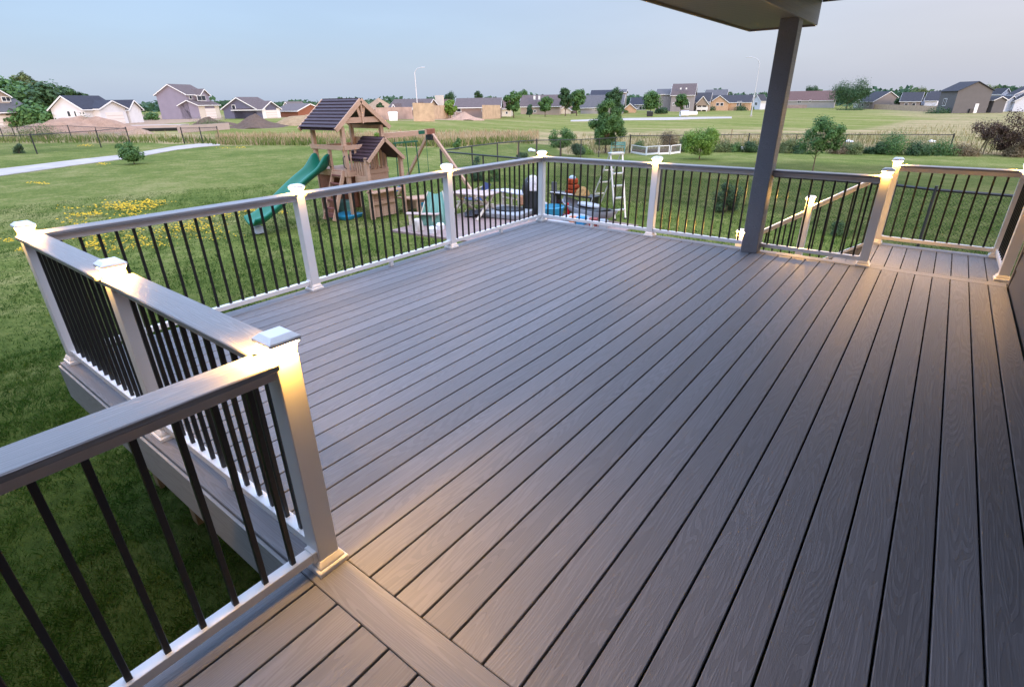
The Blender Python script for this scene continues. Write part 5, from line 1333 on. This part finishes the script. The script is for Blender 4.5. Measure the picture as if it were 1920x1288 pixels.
MB().box(-.7,.1,-.24,-.225,.445,.475).build('edge_strip',M['pvc'],bt,.003)
# rust red cushions
q=PZ(1070,392,TZ+.44);M['rust']=plain('rust_cushion',(.30,.055,.02),.9,.1,var=.5,sc=10,bump=.5)
cu=empty('cushion_stack',(bt.location.x+.02,bt.location.y,TZ+.441),R(-8),'rust red cushion stack with a straw-coloured pile on the black shelf bench','cushions')
m=MB();m.box(-.26,.06,-.17,.17,0,.12);m.box(-.24,.04,-.16,.16,.125,.26);m.box(-.22,.0,-.15,.15,.265,.42);m.build('cushion',M['rust'],cu,.035)
m=MB();m.lathe([(0,0),(.22,.0),(.16,.14),(.06,.22),(0,.23)],10,(.26,0,0));m.build('straw_pile',plain('straw',(.36,.22,.09),.9,.1,var=.5,sc=16,bump=.6),cu,smooth=True)
m=MB();m.lathe([(0,.421),(.10,.421),(.09,.47),(.04,.50),(0,.505)],10,(-.12,0,0));m.build('cap_top',plain('pale_blue_cap',(.35,.45,.55),.6,.3),cu,smooth=True)
# kayak-like sled
q=PZ(1112,408);ky=root('kayak',(q[0]-.1,q[1]-.1),R(-22),'black and grey kayak lying on the patio left of the stepladder','kayak')
def hull(L,wd,z0,z1,n=16,k=8,rock=.12):
    V=[];F=[]
    for i in range(n+1):
        t=i/n*2-1;w=wd*max(0.,(1-abs(t)**2.4))**.6+.002;lift=rock*abs(t)**3
        for j in range(k):
            a=pi+pi*j/(k-1);V.append((t*L/2,cos(a)*w,lift+z1+sin(a)*(z1-z0)*(1-abs(t)**4*.8)))
    for i in range(n):
        for j in range(k-1):F.append((i*k+j,i*k+j+1,(i+1)*k+j+1,(i+1)*k+j))
        F.append((i*k+k-1,i*k,(i+1)*k,(i+1)*k+k-1))
    return V,F
V,F=hull(2.3,.34,.02,.26);m=MB();m.add(V,F);m.build('hull',M['grey_plastic'],ky,smooth=True)
V,F=hull(2.24,.31,.262,.20);V=[(x,y,.262+ (.12*abs(x/1.12)**3)+.05*(1-(y/.33)**2)) for x,y,z in V];m=MB();m.add(V,F);m.build('deck_shell',M['baluster'],ky,smooth=True)
m=MB();m.lathe([(.16,.33),(.24,.33),(.23,.37),(.17,.37)],18);o=m.build('cockpit_rim',M['grey_plastic'],ky,smooth=True);o.scale=(1.8,.8,1)
MB().box(-.18,.18,-.15,.15,.30,.335).build('seat',plain('wine_red_pad',(.16,.03,.03),.6,.3),ky,.02)
q=PZ(1064,404);o=toy(MB().lathe([(.0,0),(.12,.0),(.12,.02),(.075,.021),(.02,.34),(.0,.345)],14),'traffic_cone',plain('red_plastic',(.55,.012,.02),.4,.4),(q[0],q[1]),'small red cone standing in front of the black shelf bench','cone',0,0,True);o.location.z=TZ
for i,(u,v,c,w,lab) in enumerate([(1074,420,(.55,.22,.12),.16,'orange toy box on the patio under the railing, left of the blue one'),(1090,421,(.02,.22,.45),.22,'blue toy box on the patio under the railing'),(1112,424,(.25,.05,.04),.2,'dark red toy box on the patio under the railing'),(1131,427,(.30,.34,.38),.2,'grey toy box on the patio under the railing, nearest the stepladder')]):
    q=PZ(u,v);o=toy(MB().fru(0,w*.5,.2,w*.55),'toy_box',plain('toybox_%d'%i,c,.5,.4),(q[0],q[1]),lab,'toy box',.2*i,.015);o.location.z=TZ
    o['group']='toy boxes on the patio'
q=PZ(1046,421);o=toy(MB().box(-.4,.4,-.25,.25,0,.05),'grey_mat',M['grey_plastic'],(q[0],q[1]),'flat grey mat lying at the near edge of the patio','mat',.1,.01);o.location.z=TZ
# ---------------------------------------------------------------- stepladder
M['alu']=plain('aluminium',(.62,.61,.60),.35,.5,.6,var=.05)
a1=PZ(1153,413,GZ);a2=PZ(1172.5,411,GZ);base=(a1+a2)/2;W2=float(np.hypot(*(a2-a1)[:2]))/2
sl_=empty('stepladder',(base[0],base[1],GZ),math.atan2((a2-a1)[1],(a2-a1)[0]),'open aluminium stepladder standing on the grass beyond the back railing','stepladder')
Ht=1.64;Wt=.18
top=Vector((-.0,.42,Ht))
for s in (-1,1):
    MB().bar((s*W2,0,0),(s*Wt,.40,Ht),.045,.022).build('front_rail',M['alu'],sl_,.002)
    MB().bar((s*W2*1.0-.35,.95,0),(s*Wt*.95,.44,Ht),.04,.02).build('rear_rail',M['alu'],sl_,.002)
for i in range(5):
    t=(i+.75)/5.4;w=W2+(Wt-W2)*t;MB().box(-w+.02,w-.02,.40*t-.045,.40*t+.045,Ht*t,Ht*t+.035).build('step',M['alu'],sl_,.002)
for i in range(4):
    t=(i+.8)/5.2;x=-.35*(1-t);y=.95+(.44-.95)*t;MB().box(x-W2*.9,x+W2*.9,y-.012,y+.012,Ht*t,Ht*t+.035).build('rear_brace',M['alu'],sl_,.002)
m=MB();m.box(-.20,.20,.33,.50,Ht-.02,Ht+.03);m.build('top_cap',M['alu'],sl_,.006)
for s in (-1,1): MB().box(s*W2-.03,s*W2+.03,-.03,.03,-.01,.04).build('foot',M['black_plastic'],sl_,.004)

# crumpled tarps in the heap
def tarp(p,w,d,h,mat,lab,seed,rz):
    r=np.random.default_rng(seed);n=30;V=[];F=[];ph=r.uniform(0,6,8)
    for i in range(n+1):
        for j in range(n+1):
            a=i/n*2-1;b=j/n*2-1;e=max(0,1-(a*a+b*b)*.75)
            z=h*e**.7*(.75+.25*sin(3*a+ph[0])*cos(2.5*b+ph[1]))+.030*abs(sin(7*a+3*b+ph[2]))+.022*abs(sin(11*b-5*a+ph[3]))+.012*abs(sin(19*a+ph[4])*sin(17*b+ph[5]))
            V.append((a*w/2*(1+.07*sin(5*b+ph[6])),b*d/2*(1+.08*sin(4*a+ph[7])),max(.006,z)))
    for i in range(n):
        for j in range(n):F.append((i*(n+1)+j,(i+1)*(n+1)+j,(i+1)*(n+1)+j+1,i*(n+1)+j+1))
    m=MB();m.add(V,F);o=m.build('tarp',mat,None,smooth=True);o.location=(p[0],p[1],TZ+.004);o.rotation_euler.z=rz;tag(o,lab,'tarp','crumpled tarps on the patio')
tarp(PZ(1092,413),1.0,.7,.14,plain('tarp_pale',(.42,.44,.47),.6,.4,var=.25,sc=5),'pale grey crumpled tarp between the red cone and the black kayak',3,.3)
tarp(PZ(905,405),.95,.6,.16,plain('tarp_dark',(.05,.055,.065),.5,.4,var=.3,sc=5),'dark crumpled tarp on the patio left of the grey sandbox',5,.5)
tarp(PZ(1012,393),.6,.5,.30,plain('tarp_white',(.60,.58,.58),.8,.2,var=.25,sc=6),'white crumpled sheet heaped behind the lit corner post',8,.1)
